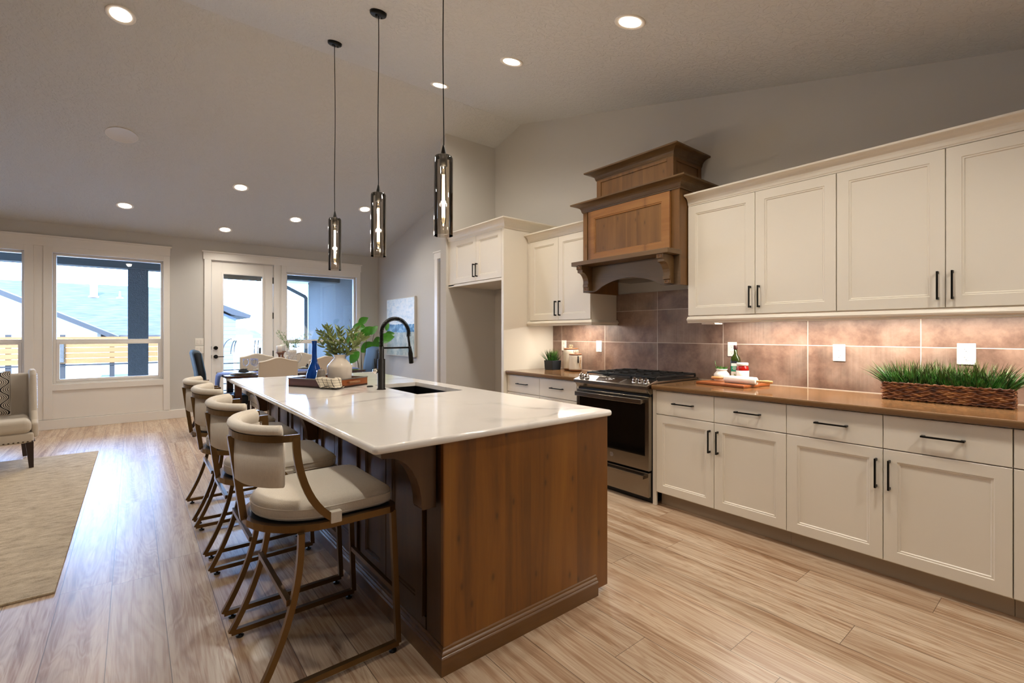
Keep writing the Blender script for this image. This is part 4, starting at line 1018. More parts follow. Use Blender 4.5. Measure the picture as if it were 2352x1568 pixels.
def bottle():
    x, y = 3.735, 1.80; t = thing('oil_bottle', 'square green glass oil bottle with teal and white label behind the red jar', 'bottle', (x, y, .9505))
    rot = math.radians(12); mt = Matrix.Translation((x, y, .9507)) @ Matrix.Rotation(rot, 4, 'Z'); vs = []; fs = []; N = 32
    prof = [(.0, .030, 1), (.004, .033, 1), (.165, .033, 1), (.185, .030, .7), (.205, .018, .2), (.215, .0135, 0), (.255, .0125, 0)]
    for z, r, sq in prof:
        for k in range(N):
            a = 2 * PI * k / N; c_, s_ = math.cos(a), math.sin(a); p = 1 / max(abs(c_), abs(s_)); e_ = (1 + (min(p, 1.28) - 1) * sq) * r; vs.append((c_ * e_, s_ * e_, z))
    for i in range(len(prof) - 1):
        for k in range(N): fs.append((i * N + k, i * N + (k + 1) % N, (i + 1) * N + (k + 1) % N, (i + 1) * N + k))
    fs += [tuple(range(N))[::-1], tuple((len(prof) - 1) * N + k for k in range(N))]
    m = MB(); m.add(vs, fs, True, mt); part('glass_body', m, 'olive', t)
    m = MB(); m.lathe([(.0145, .25), (.0155, .252), (.0155, .28), (.013, .283), (0, .283)], mtx=mt, seg=20); part('cap', m, 'darkcap', t)
    for nm, mat, za, zb in (('label', 'label', .02, .155), ('label_band', 'labelg', .075, .118), ('label_band', 'potblk', .14, .158)):
        e_ = .0338 if nm == 'label' else .0342
        part(nm, MB().box(-e_, -.024, za, -e_ + .0006, .024, zb, mt), mat, t)
    m = MB()
    for k in range(7): m.leaf(mt @ Vector((-.0350, 0, .045 + .004 * (k - 3))), (0, math.cos(k * .9), math.sin(k * .9)), (1, 0, 0), .016, .006, 0)
    part('olive_branch_print', m, 'leaf', t)
    m = MB()
    for zz, a_, b_2 in ((.108, -.012, .014), (.098, -.016, .016), (.088, -.01, .01)): m.box(-.0347, a_, zz, -.0342, b_2, zz + .0035, mt)
    part('label_text_line', m, 'label', t)
bottle()
def saucejar():
    x, y = 3.685, 1.722; t = thing('sauce_jar', 'glass jar of red sauce with white lid and label next to the green bottle', 'jar', (x, y, .9505))
    m = MB(); m.lathe([(.040, 0), (.044, .005), (.045, .10), (.043, .115), (.036, .128), (.036, .132), (0, .132)], c=(x, y, .9507), seg=36); part('sauce_filled_glass', m, 'sauce', t)
    m = MB(); m.lathe([(.0452, .008), (.0458, .009), (.0458, .088), (.0452, .089)], c=(x, y, .9507), seg=36, cap=False); part('label', m, 'label', t)
    m = MB(); m.lathe([(.040, .128), (.042, .130), (.042, .146), (.039, .149), (0, .149)], c=(x, y, .9507), seg=36); part('lid', m, 'whitepot', t)
    m = MB()
    for k in range(8): m.box(x - .030, y - .0368 + 0.0 * k, .97 + k * .008, x - .012, y - .0372, .9715 + k * .008)
    part('label_text_line', m, 'slot', t)
saucejar()

# ================================================================ ISLAND TRAY AND VASES
TA = math.radians(27.6); TN = Vector((1.121, 3.394, .9303)); eu = Vector((math.cos(TA), math.sin(TA), 0)); ev = Vector((-math.sin(TA), math.cos(TA), 0)); TU, TV = .335, .46
tc_ = TN + eu * TU / 2 + ev * TV / 2
tr = thing('serving_tray', 'rectangular wooden tray with zinc rim and side handle on the island', 'tray', tc_, TA)
def tb(name, a0, b0, z0, a1, b1, z1, mat, **k): return part(name, MB().box(a0, b0, z0, a1, b1, z1), mat, tr, world=False, **k)
hu, hv = TU / 2, TV / 2
tb('tray_floor', -hu, -hv, 0, hu, hv, .012, 'espresso')
for (a0, b0, a1, b1) in ((-hu, -hv, hu, -hv + .012), (-hu, hv - .012, hu, hv), (hu - .012, -hv + .012, hu, hv - .012)): tb('side', a0, b0, .0, a1, b1, .058, 'traywood', bevel=.001)
tb('side', -hu, -hv + .012, 0, -hu + .012, hv - .012, .058, 'trayrefl', bevel=.001)
m = MB(); m.bar([(-hu + .006, -hv + .006, .061), (hu - .006, -hv + .006, .061), (hu - .006, hv - .006, .061), (-hu + .006, hv - .006, .061)], .016, .007, closed=True); part('zinc_rim', m, 'zinc', tr, world=False)
m = MB(); m.tube([(-.05, -hv - .022, .037), (.055, -hv - .022, .037)], .0085, 12); m.tube([(.05, -hv - .022, .037), (.05, -hv, .037)], .005, 8); m.tube([(-.045, -hv - .022, .037), (-.045, -hv, .037)], .005, 8); part('handle', m, 'handlew', tr, world=False)
# towel draped over the near-left corner and handle
def towel():
    g = G('checked_towel'); uv = g.n('TexCoord').outputs['UV']; s_ = g.n('SeparateXYZ', {0: uv}); 
    ln = [g.math('LESS_THAN', g.math('ABSOLUTE', g.math('SUBTRACT', g.math('FRACT', g.math('MULTIPLY', s_.outputs[i], n_)), .5)), .045) for i, n_ in ((0, 5.0), (1, 6.0))]
    ed = g.math('GREATER_THAN', g.math('MAXIMUM', s_.outputs[1], 0.0), .965)
    mt = g.bsdf(g.mix(g.math('MAXIMUM', g.math('MAXIMUM', ln[0], ln[1]), ed), lin('#ddd2bd'), lin('#2b2825')), .9)
    N, K = 24, 26; vs = []; uvs = []
    P0 = TN - eu * .01 - ev * .012
    for i in range(N + 1):
        u = i / N
        for j in range(K + 1):
            v = j / K
            along = (u - .84) * .23
            # draped: starts on top of rim, falls outside, pools on the counter
            if v < .18: out, z = -.035 + .05 * v / .18, .0695 + .004 * math.sin(u * 8)
            elif v < .75: q = (v - .18) / .57; out, z = .015 + .012 * q + .010 * q * math.sin(u * 11), .068 - .062 * q
            else: q = (v - .75) / .25; out, z = .027 + .016 * q + .010 * q * math.sin(u * 11 + 1), .006 + .006 * (1 + math.sin(u * 9 + q * 5)) * q
            sh = 1 - .25 * v * 0; along2 = along * (1.0 - .40 * v) + .030 * v
            if along2 < 0: base = TN + ev * (-along2); dr = -eu
            else: base = TN + eu * along2; dr = -ev
            blend = max(-1, min(1, along2 / .03)); dr = (-eu * (1 - blend) / 2 - ev * (1 + blend) / 2).normalized() if abs(blend) < 1 else dr
            p = base + dr * out; vs.append((p.x, p.y, .9312 + max(0, z) + .002)); uvs.append((u, v))
    fs = [(i * (K + 1) + j, (i + 1) * (K + 1) + j, (i + 1) * (K + 1) + j + 1, i * (K + 1) + j + 1) for i in range(N) for j in range(K)]
    m = MB(); m.add(vs, fs, True); o = part('kitchen_towel', m, mt); me = o.data; ul = me.uv_layers.new(name='uv')
    for lp in me.loops: ul.data[lp.index].uv = uvs[lp.vertex_index]
    so = o.modifiers.new('thickness', 'SOLIDIFY'); so.thickness = .003; so.offset = 1
    tag(o, 'cream towel with thin black checks draped over the corner of the tray', 'towel')
towel()
zt = .9303 + .0125
m = MB(); m.lathe([(.050, 0), (.056, .004), (.062, .03), (.062, .05), (.055, .085), (.040, .125), (.026, .16), (.0195, .19), (.0175, .22), (.0165, .30), (.0195, .322), (.020, .327), (.017, .327), (.014, .31), (.015, .22), (.018, .19), (.036, .13), (.052, .085), (.058, .045), (.05, .008), (0, .008)], c=(1.078, 3.740, zt), seg=40)
tag(part('glass_bottle', m, 'blueg'), 'tall cobalt blue glass bottle with a slim neck on the tray', 'bottle')
vx, vy = 1.2395, 3.652
m = MB(); m.lathe([(.076, 0), (.083, .004), (.086, .02), (.090, .08), (.0925, .125), (.091, .136), (.084, .146), (.052, .182), (.042, .192), (.040, .200), (.040, .208), (.045, .217), (.045, .221), (.039, .220), (.034, .20), (.034, .15), (0, .15)], c=(vx, vy, zt), seg=48)
tag(part('ceramic_vase', m, 'whitecer'), 'glossy cream ceramic vase with wide shoulders holding leafy branches', 'vase')
m = MB(); m.lathe([(.037, 0), (.041, .004), (.042, .022), (.037, .055), (.026, .108), (.020, .118), (.012, .120), (.006, .122), (.005, .130), (0, .131)], c=(1.082, 3.592, zt), seg=36)
tag(part('ceramic_ornament', m, 'greycer'), 'small speckled grey ceramic piece in front of the blue bottle', 'ornament')
# leafy branches
lb = thing('leafy_branches', 'spray of olive green leafy branches rising from the cream vase', 'branches', (vx, vy, zt + .2))
q = random.Random(11); lf = MB()
Rt = Vector((.7786, -.6275, 0)); Fd = Vector((.6275, .7786, 0))
for k in range(15):
    sx = (k / 14 - .5) * 2; tip = Vector((vx, vy, zt + .205)) + Rt * (sx * .185 + q.gauss(0, .015)) + Fd * q.uniform(-.10, .10) + Vector((0, 0, .235 * (1 - .45 * sx * sx) * q.uniform(.72, 1.05)))
    b0 = Vector((vx + .02 * sx * .7, vy - .015 * sx, zt + .155)); mid = (b0 + tip) / 2 + Vector((0, 0, .035)); pts = []
    for i in range(9):
        t = i / 8; pts.append(b0 * (1 - t) ** 2 + mid * 2 * t * (1 - t) + tip * t * t)
    m = MB(); m.tube(pts, .0019, 5, scale=lambda t: 1 - .6 * t); part('stem', m, 'stem', lb)
    for i in range(2, 9):
        d = (pts[min(8, i + 1)] - pts[max(0, i - 1)]).normalized()
        for _ in range(3):
            a = q.random() * 2 * PI; side = Vector((math.cos(a), math.sin(a), q.uniform(-.5, .5))); dd = (d * .8 + side * .75).normalized(); nr = dd.cross(Vector((q.gauss(0, 1), q.gauss(0, 1), q.gauss(0, 1)))).normalized()
            lf.leaf(pts[i], dd, nr, q.uniform(.045, .068), q.uniform(.014, .021), q.uniform(.1, .4))
part('foliage', lf, 'leaf', lb)

# ================================================================ DINING SET
tb_ = thing('dining_table', 'dark polished dining table set for a meal beyond the island', 'table', (1.86, 7.5, 0))
TX0, TX1, TY0, TY1, TZ = .93, 2.80, 7.02, 7.98, .775
m = MB(); rr = .06; pts = []
for cx_, cy_, a0 in ((TX1 - rr, TY1 - rr, 0), (TX0 + rr, TY1 - rr, 90), (TX0 + rr, TY0 + rr, 180), (TX1 - rr, TY0 + rr, 270)):
    for k in range(5): a = math.radians(a0 + 22.5 * k); pts.append((cx_ + rr * math.cos(a), cy_ + rr * math.sin(a)))
m.prism(pts, TZ - .032, TZ); part('tabletop', m, 'table', tb_, bevel=.006, seg=3)
part('apron', MB().box(TX0 + .12, TY0 + .10, TZ - .12, TX1 - .12, TY1 - .10, TZ - .032), 'table', tb_)
for x in (TX0 + .12, TX1 - .2):
    for y in (TY0 + .10, TY1 - .18): part('leg', MB().box(x, y, 0, x + .08, y + .08, TZ - .03), 'table', tb_, bevel=.004)
o = MB(); W = .34; L = [(-.155, -.0), (-.15, 0)]
prof = [(TX0 - .035, TZ - .27), (TX0 - .038, TZ - .12), (TX0 - .028, TZ - .03), (TX0 - .006, TZ + .002), (TX0 + .05, TZ + .003), (TX1 - .05, TZ + .003), (TX1 + .006, TZ + .002), (TX1 + .028, TZ - .03), (TX1 + .036, TZ - .2)]
vs = [(x, yy, z) for x, z in prof for yy in (7.28, 7.72)]
o.add(vs, [(2 * i, 2 * i + 1, 2 * i + 3, 2 * i + 2) for i in range(len(prof) - 1)], True)
oo = part('table_runner', o, 'runner'); so = oo.modifiers.new('t', 'SOLIDIFY'); so.thickness = .003; so.offset = -1; tag(oo, 'blue grey table runner hanging over the left end of the dining table', 'table runner')

def camel_chair(fabric='creamf'):
    t = thing('dining_chair', 'x', 'chair', (0, 0, 0), 0, 'cream camel-back dining chairs')
    W_ = lambda n, mb, mat, par=t, **k: part(n, mb, mat, par, world=False, **k)
    # faces +y
    N = 14; pts = []
    for k in range(N + 1):
        x = -.235 + .47 * k / N; pts.append((x, .965 + .052 * math.exp(-(x / .13) ** 2)))
    poly = [(-.235, .50)] + pts + [(.235, .50)]
    m = MB(); n = len(poly); vs = []
    for (dy, s_) in ((-.30, 0), (-.235, 0)):
        for x, z in poly: vs.append((x, dy - (z - .5) * .10, z))
    fs = [tuple(range(n))[::-1], tuple(range(n, 2 * n))] + [(i, (i + 1) % n, n + (i + 1) % n, n + i) for i in range(n)]
    m.add(vs, fs); b = W_('backrest', m, fabric, bevel=.016, seg=3)
    m = MB(); m.tube([(x * 1.0, -.298 - (z - .5) * .10, z - .012) for x, z in poly[1:-1]], .005, 6); W_('piping', m, fabric, b)
    m = MB(); m.box(-.24, -.27, .40, .24, .25, .495); W_('seat', m, fabric, bevel=.022, seg=3)
    m = MB(); m.box(-.232, -.25, .35, .232, .235, .40); W_('seat_frame', m, fabric)
    for sx in (-1, 1):
        for y0_, y1_ in ((-.24, -.29), (.215, .215)):
            m = MB(); m.bar([(sx * .205, y0_, .36), (sx * .205, y1_, 0)], .036, .036, up=(0, 1, 0)); W_('leg', m, 'espresso')
    m = MB(); m.box(-.2, -.015, .14, .2, .01, .165); m.box(-.215, -.25, .14, -.195, .21, .165); m.box(.195, -.25, .14, .215, .21, .165); W_('stretcher', m, 'espresso')
    return t
c0 = camel_chair(); c0.location = (1.487, 7.03, 0); c0['label'] = 'cream dining chair with arched back seen from behind, left one on the near side'
dup(c0, (2.10, 7.03, 0), 0, 'cream dining chair seen from behind, partly hidden by the cream vase and blue bottle')
dup(c0, (1.52, 7.98, 0), PI, 'cream dining chair on the far table side in front of the patio door')
dup(c0, (2.18, 7.98, 0), PI, 'cream dining chair on the far side of the table below the right hand window')
def parsons():
    t = thing('end_chair', 'x', 'chair', (0, 0, 0), 0, 'navy high-back end chairs')
    W_ = lambda n, mb, mat, par=t, **k: part(n, mb, mat, par, world=False, **k)
    # faces +x
    prof = [(-.30, .42), (-.325, .8), (-.375, 1.08), (-.365, 1.105), (-.33, 1.112), (-.295, 1.10), (-.27, 1.07), (-.225, .8), (-.20, .42)]
    m = MB(); N = len(prof); ys = [-.255, -.24, -.215, -.12, 0, .12, .215, .24, .255]; vs = []
    for i, y in enumerate(ys):
        e_ = abs(y) / .255; dz = -.035 * max(0, (e_ - .55) / .45) ** 2; tp = .0 if abs(y) < .24 else .012
        for x, z in prof: vs.append((x + (.012 if x < -.28 else -.012) * (1 if tp else 0), y * (1 - .05 * (z - .42)), z + (dz if z > 1 else 0)))
    fs = [(i * N + k, i * N + (k + 1) % N, (i + 1) * N + (k + 1) % N, (i + 1) * N + k) for i in range(len(ys) - 1) for k in range(N)]
    fs += [tuple(range(N)), tuple((len(ys) - 1) * N + k for k in range(N))[::-1]]
    m.add(vs, fs, True); W_('backrest', m, 'navy')
    m = MB(); m.box(-.27, -.25, .36, .26, .25, .49); W_('seat', m, 'navy', bevel=.03, seg=3)
    for y in (-.21, .21):
        m = MB(); m.bar([(-.26, y, .38), (-.30, y, .15), (-.36, y, 0)], .036, .036, up=(0, 1, 0)); W_('leg', m, 'espresso')
        m = MB(); m.bar([(.22, y, .38), (.22, y, 0)], .036, .036, up=(0, 1, 0)); W_('leg', m, 'espresso')
    return t
e0 = parsons(); e0.location = (.97, 7.5, 0); e0['label'] = 'navy high-backed chair at the left end of the dining table'
dup(e0, (2.79, 7.5, 0), PI, 'navy high-backed chair at the right end of the dining table, behind the faucet')

# place settings
def setting(x, y, lab, lab2, lab3):
    m = MB(); m.lathe([(.10, 0), (.155, .003), (.165, .009), (.16, .010), (.1, .005), (0, .004)], c=(x, y, TZ + .0035), seg=36); tag(part('charger_plate', m, 'charger'), lab3, 'plate')
    m = MB(); m.lathe([(.07, 0), (.10, .006), (.132, .016), (.128, .018), (.08, .009), (0, .008)], c=(x, y, TZ + .0095), seg=36); tag(part('dinner_plate', m, 'plate'), lab2, 'plate')
    m = MB(); q = random.Random(int(x * 100))
    for k in range(7):
        a = k * .9; d = Vector((math.cos(a), math.sin(a), q.uniform(.35, 1.2))); m.leaf((x - .02 * math.cos(a), y - .02 * math.sin(a), TZ + .022), d, (-d.x, -d.y, 1.5), q.uniform(.07, .105), .085, q.uniform(.0, .25), 5)
    m.lathe([(.03, 0), (.065, .008), (.06, .03), (.03, .05), (0, .055)], c=(x, y, TZ + .021), seg=12)
    o = part('folded_napkin', m, 'napkin'); so = o.modifiers.new('t', 'SOLIDIFY'); so.thickness = .003; tag(o, lab, 'napkin')
setting(1.165, 7.23, 'charcoal napkin folded into a flower at the left of the table near side', 'pale dinner plate under the napkin nearest the left end of the table', 'woven charger under the plate nearest the left end of the table')
setting(1.55, 7.80, 'charcoal napkin on the far table side behind the near cream chair', 'pale dinner plate on the far table side behind the near cream chair', 'woven charger on the far table side behind the near cream chair')
setting(2.18, 7.80, 'charcoal napkin on the far table side seen right of the bumpy pitcher', 'pale dinner plate on the far table side right of the bumpy pitcher', 'woven charger on the far table side right of the bumpy pitcher')
for x, y, lab in ((1.225, 7.42, 'clear stemmed goblet leftmost of the three on the dining table'), (1.335, 7.52, 'clear stemmed goblet middle one of the three on the dining table'), (1.33, 7.37, 'clear stemmed goblet rightmost of the three, beside the cream chair back')):
    m = MB(); m.lathe([(.036, 0), (.034, .003), (.005, .008), (.004, .03), (.007, .05), (.004, .07), (.005, .088), (.02, .098), (.037, .125), (.041, .155), (.037, .195), (.0355, .195), (.039, .155), (.035, .127), (.018, .101), (0, .097)], c=(x, y, TZ + .0035), seg=28, cap=False)
    tag(part('goblet', m, 'clear'), lab, 'glass')
for x, y, hh, lab, lab2 in ((1.665, 7.47, .275, 'left turned wooden candle holder on the dining table', 'white pillar candle on the left candle holder'), (1.735, 7.60, .285, 'right turned wooden candle holder beside the bumpy pitcher', 'white pillar candle on the right candle holder beside the pitcher')):
    m = MB(); m.lathe([(.045, 0), (.045, .012), (.025, .02), (.016, .03), (.027, .05), (.032, .06), (.018, .075), (.016, .09), (.028, .105), (.028, .115), (.016, .13), (.014, .16), (.03, .18), (.03, .19), (.016, .205), (.014, .225), (.03, hh - .015), (.052, hh - .008), (.052, hh), (0, hh)], c=(x, y, TZ + .0035), seg=28); tag(part('candle_holder', m, 'turned'), lab, 'candle holder')
    t = thing('pillar_candle', lab2, 'candle', (x, y, TZ + hh))
    m = MB(); m.lathe([(.038, 0), (.038, .092), (.034, .096), (.02, .092), (0, .091)], c=(x, y, TZ + hh + .0036), seg=28); part('wax', m, 'candle', t)
    m = MB(); m.tube([(x, y, TZ + hh + .094), (x + .002, y, TZ + hh + .108)], .001, 5); part('wick', m, 'blackp', t)
px, py = 1.845, 7.49
pc = thing('bumpy_pitcher', 'white hobnail pitcher holding green sprigs on the dining table', 'pitcher', (px, py, TZ))
m = MB(); m.lathe([(.045, 0), (.05, .01), (.047, .04), (.052, .10), (.056, .18), (.058, .26), (.062, .305), (.058, .306), (.05, .29), (.045, .2), (0, .2)], c=(px, py, TZ + .0036), seg=32); part('body', m, 'whitepot', pc)
m = MB(); 
for i in range(10):
    for k in range(15):
        a = 2 * PI * (k + .5 * (i % 2)) / 15; r = .050 + .0008 * i; z = .03 + i * .027; m.lathe([(0, -.008), (.007, -.004), (.009, 0), (.007, .004), (0, .008)], c=(px + r * math.cos(a), py + r * math.sin(a), TZ + z), seg=6)
part('hobnail_relief', m, 'whitepot', pc)
m = MB(); m.tube([(px + .055, py - .03, TZ + .25), (px + .10, py - .055, TZ + .265), (px + .115, py - .065, TZ + .21), (px + .09, py - .05, TZ + .14), (px + .05, py - .028, TZ + .11)], .008, 8); part('handle', m, 'whitepot', pc)
sp2 = thing('pitcher_sprigs', 'loose pale green sprigs standing in the bumpy white pitcher', 'branches', (px, py, TZ + .3)); lf = MB()
for k in range(11):
    sx = (k / 10 - .5) * 2; tip = Vector((px, py, TZ + .30)) + Rt * (sx * .26) + Fd * q.uniform(-.12, .12) + Vector((0, 0, .27 * q.uniform(.6, 1.05))); b0 = Vector((px, py, TZ + .22)); mid = (b0 + tip) / 2 + Vector((0, 0, .06)) - Rt * sx * .03
    pts = [b0 * (1 - t) ** 2 + mid * 2 * t * (1 - t) + tip * t * t for t in [i / 8 for i in range(9)]]
    m = MB(); m.tube(pts, .0022, 5); part('stem', m, 'leafp', sp2)
    for i in range(3, 9):
        for _ in range(6):
            d = Vector((q.gauss(0, 1), q.gauss(0, 1), q.gauss(.3, .8))); lf.leaf(pts[i] + d * .006, d, d.cross(Vector((.3, .5, .8))), q.uniform(.018, .032), .010, .2, 3)
part('foliage', lf, 'leafp', sp2)

# fiddle-leaf plant in the corner
fl = thing('corner_plant', 'large round-leafed green plant in the corner behind the navy chair', 'plant', (3.30, 8.5, 0))
m = MB(); m.lathe([(.13, 0), (.15, .01), (.17, .30), (.165, .31), (.15, .30), (.14, .27), (0, .27)], c=(3.30, 8.5, 0), seg=32); part('pot', m, 'whitepot', fl)
def pxd(u, v, y):
    d = Fd + Rt * ((u - 1176) / F_PX); t = y / d.y; return Vector((d.x * t, y, 1.325 - (v - 766) / F_PX * t))
for tips in ((3.05, 8.45, 1.58), (3.35, 8.4, 1.35), (3.55, 8.5, 1.40), (3.2, 8.3, 1.0)):
    m = MB(); b0 = Vector((3.30, 8.5, .25)); t_ = Vector(tips); mid = (b0 + t_) / 2 + Vector((0, 0, .15)); m.tube([b0 * (1 - t) ** 2 + mid * 2 * t * (1 - t) + t_ * t * t for t in [i / 10 for i in range(11)]], .009, 7, scale=lambda t: 1 - .6 * t); part('stem', m, 'stem', fl)
lf = MB()
for (u, v, L, au, av) in ((832, 737, .20, .8, .5), (826, 750, .22, -.9, .1), (838, 765, .28, .6, .55), (822, 772, .20, -.6, -.5), (856, 760, .20, .5, .7), (845, 795, .28, -.7, -.5), (868, 790, .30, .1, -1), (880, 778, .28, .7, .2), (815, 818, .26, -.6, -.7), (892, 768, .18, .9, .3), (889, 752, .14, .2, .9), (850, 815, .26, .3, -.9), (808, 780, .20, -.9, -.2)):
    p = pxd(u, v, 7.95 if u > 870 else 8.35 + q.uniform(-.1, .1)); d = Rt * au + Vector((0, 0, av)) - Fd * .15
    lf.leaf(p - d * L * .45, d, -Fd + Rt * q.uniform(-.4, .4) + Vector((0, 0, .3)), L, L * .68, .25, 7)
part('foliage', lf, 'leafb', fl)

# ================================================================ PAINTING
pa = thing('painting', 'tall abstract canvas in white, blue and grey green on the dining wall', 'painting', (WX - .03, 7.97, 1.45))
part('canvas', MB().box(WX - .045, 7.395, .918, WX - .001, 8.545, 1.978), 'canvas_edge', pa, bevel=.002)
g = G('abstract_painting'); tcn = g.n('TexCoord').outputs['Object']; s_ = g.n('SeparateXYZ', {0: tcn}); zz = s_.outputs[2]
n1 = g.noise(g.coord((1, 3, 3)), 1.8, 6, .65, .8); n2 = g.noise(g.coord((1, 5, 4)), 1.5, 7, .75); n3 = g.noise(g.coord((1, 5, 12)), 1.2, 5, .7)
zj = g.math('ADD', zz, g.math('MULTIPLY', g.math('SUBTRACT', n1, .5), .07))
top = g.ramp(n3, [(.35, '#c3d4dc'), (.5, '#e6ecec'), (.7, '#f6f4ee')]); blue = g.ramp(n1, [(.35, '#17486e'), (.5, '#4b84ab'), (.65, '#a9c8da')]); low = g.ramp(n2, [(.3, '#6f8076'), (.45, '#a4ada0'), (.6, '#c9c8b4'), (.75, '#dde3e2')])
m1 = g.math('GREATER_THAN', zj, .045); m2 = g.math('GREATER_THAN', zj, -.10)
c_ = g.mix(m2, low, blue); c_ = g.mix(m1, c_, top)
rect = MB().box(WX - .0465, 7.41, .933, WX - .0455, 8.53, 1.963); part('painted_surface', rect, g.bsdf(c_, .5), pa)

# ================================================================ RUG AND WING CHAIR
g = G('distressed_beige_rug'); v = g.coord((5.0, 12.0, 1)); n1 = g.noise(v, 1.6, 10, .80, .1); n2 = g.noise(g.coord(), 160, 2)
b_n = g.ramp(g.math('ADD', g.math('MULTIPLY', n1, .8), g.math('MULTIPLY', n2, .2)), [(.36, '#8f7d64'), (.46, '#b29f83'), (.55, '#c6b396'), (.68, '#d8c9ae')])
M['rug'] = g.bsdf(b_n, .95, 0, g.bump(n2, .6, .004))
rm = MB().prism([(-3.2, 3.33), (-.31, 3.33), (-.30, 7.03), (-3.2, 7.12)], .0005, .012)
tag(part('area_rug', rm, 'rug', bevel=.003), 'distressed beige area rug on the plank floor at left', 'rug')
wc = thing('wing_chair', 'cream wing-back armchair with nailhead trim at the left edge', 'armchair', (-1.165, 6.83, 0), math.radians(9))
W_ = lambda n, mb, mat, par=wc, **k: part(n, mb, mat, par, world=False, **k)
m = MB(); m.box(-.34, -.34, .255, .36, .34, .355); sb = W_('seat_base', m, 'creamf', bevel=.02, seg=3)
for k in range(30):
    a = MB(); 
    if k < 22: pos = (-.33 + .68 * k / 21, -.343, .272); ax = 'X'
    else: pos = (.363, -.33 + .66 * (k - 22) / 7, .272); ax = 'Y'
    a.lathe([(0, -.006), (.007, -.003), (.009, 0), (.007, .003), (0, .006)], c=pos, seg=8); W_('nailhead', a, 'silver', sb)
m = MB(); m.box(-.335, -.36, .352, .345, .26, .485); W_('seat_cushion', m, 'creamf', bevel=.05, seg=5)
m = MB(); m.poly3([(-.34, .20, .33), (-.34, .33, .33), (-.34, .42, .90), (-.34, .34, .905)], (.70, 0, 0)); W_('backrest', m, 'creamf', bevel=.03, seg=3)
for sg in (-1, 1):
    m = MB(); xw = .345 if sg > 0 else -.385
    m.poly3([(xw, -.30, .30), (xw, .34, .30), (xw, .43, .90), (xw, .40, .945), (xw, .20, .955), (xw, .09, .945), (xw, .04, .90), (xw, -.05, .72), (xw, -.14, .55), (xw, -.23, .47), (xw, -.30, .44)], (.05, 0, 0)); wg = W_('wing_arm', m, 'creamf', bevel=.024, seg=4)
    for k in range(22):
        t = k / 21; yy = .055 - .075 * t; z = .90 - .34 * t; a = MB(); a.lathe([(0, -.005), (.006, -.002), (.007, 0), (.006, .002), (0, .005)], c=(xw + .05, yy + .012, z), seg=6)
        W_('nailhead', a, 'chrome', wg)
for x, y, dx, dy in ((.33, -.31, .012, -.02), (-.30, -.31, -.01, -.02), (.31, .31, .01, .05), (-.30, .31, -.01, .05)):
    m = MB(); m.sweep([(x, y, .26), (x + dx, y + dy, .012)], [(-.028, -.028), (.028, -.028), (.028, .028), (-.028, .028)], up=(0, 1, 0), smooth=False, scale=lambda t: 1 - .42 * t); W_('leg', m, 'espresso')
g = G('ikat_pillow'); tcn = g.n('TexCoord').outputs['Object']; s_ = g.n('SeparateXYZ', {0: tcn})
ux = g.math('MULTIPLY', s_.outputs[0], 7.2); uz = g.math('MULTIPLY', s_.outputs[2], 6.6)
tri = lambda x: g.math('ABSOLUTE', g.math('SUBTRACT', g.math('FRACT', x), .5))
sm = g.math('MULTIPLY', g.math('SINE', g.math('MULTIPLY', uz, 2 * PI)), .22); dd = g.math('ABSOLUTE', g.math('SUBTRACT', tri(ux), g.math('ADD', sm, .25)))
pat = g.math('GREATER_THAN', g.math('FRACT', g.math('MULTIPLY', dd, 9.0)), .48)
M['ikat'] = g.bsdf(g.mix(pat, lin('#2d2723'), lin('#c8bdad')), .9, 0, g.bump(g.noise(tcn, 200, 2), .3, .002))
pw = thing('throw_pillow', 'square pillow with black and cream ogee pattern on the wing chair', 'pillow', (-1.185, 6.92, .72), math.radians(10))
m = MB(); N = 14; vs = []; fs = []
for side in (-1, 1):
    for i in range(N + 1):
        for j in range(N + 1):
            a, b = i / N * 2 - 1, j / N * 2 - 1; h = .07 * ((1 - a ** 4) * (1 - b ** 4)) ** .6; pin = 1 - .07 * (abs(a) * abs(b)) ** 0 * (1 - max(a * a, b * b)) * .6
            vs.append((a * .215 * (1 - .05 * (1 - b * b)), side * h + .30 * .215 * b, b * .215 * (1 - .05 * (1 - a * a))))
o_n = (N + 1) ** 2
for s_i in range(2):
    for i in range(N):
        for j in range(N): fs.append(tuple(s_i * o_n + x for x in (i * (N + 1) + j, (i + 1) * (N + 1) + j, (i + 1) * (N + 1) + j + 1, i * (N + 1) + j + 1)))
m.add(vs, fs, True); pp = part('cover', m, 'ikat', pw, world=False)
m = MB(); m.tube([(.215 * a, .30 * .215 * b, .215 * b) for a, b in ((-1, -1), (1, -1), (1, 1), (-1, 1))], .004, 6, closed=True); part('seam', m, 'creamf', pw, world=False)

# ================================================================ OUTSIDE
M['stucco'] = pbr('dark_stucco', '#4c4a46', .95, nscale=70, nstr=1.0, vary=.55, vscale=45, ndist=.02)
M['patioceil'] = pbr('patio_beam_paint', '#3c3c38', .8)
M['conc'] = pbr('patio_concrete', '#c8c4bc', .9, vary=.1, vscale=3)
M['ground'] = pbr('pale_ground', '#77736a', .95, vary=.15, vscale=2)
M['whitewall'] = pbr('white_siding', '#e4e0d8', .8)
def shingle():
    g = G('grey_shingles'); n = g.noise(g.coord((1.5, 9, 3)), 1.2, 5); return g.bsdf(g.ramp(n, [(.3, '#222120'), (.5, '#34322f'), (.7, '#45413e')]), .9)
M['shingle'] = shingle()
def siding(name, col):
    g = G(name); z = g.n('SeparateXYZ', {0: g.n('TexCoord').outputs['Object']}).outputs[2]; f = g.math('FRACT', g.math('MULTIPLY', z, 5.5)); return g.bsdf(g.mix(g.math('LESS_THAN', f, .1), lin(col), tuple(.6 * x for x in lin(col)[:3]) + (1,)), .8)
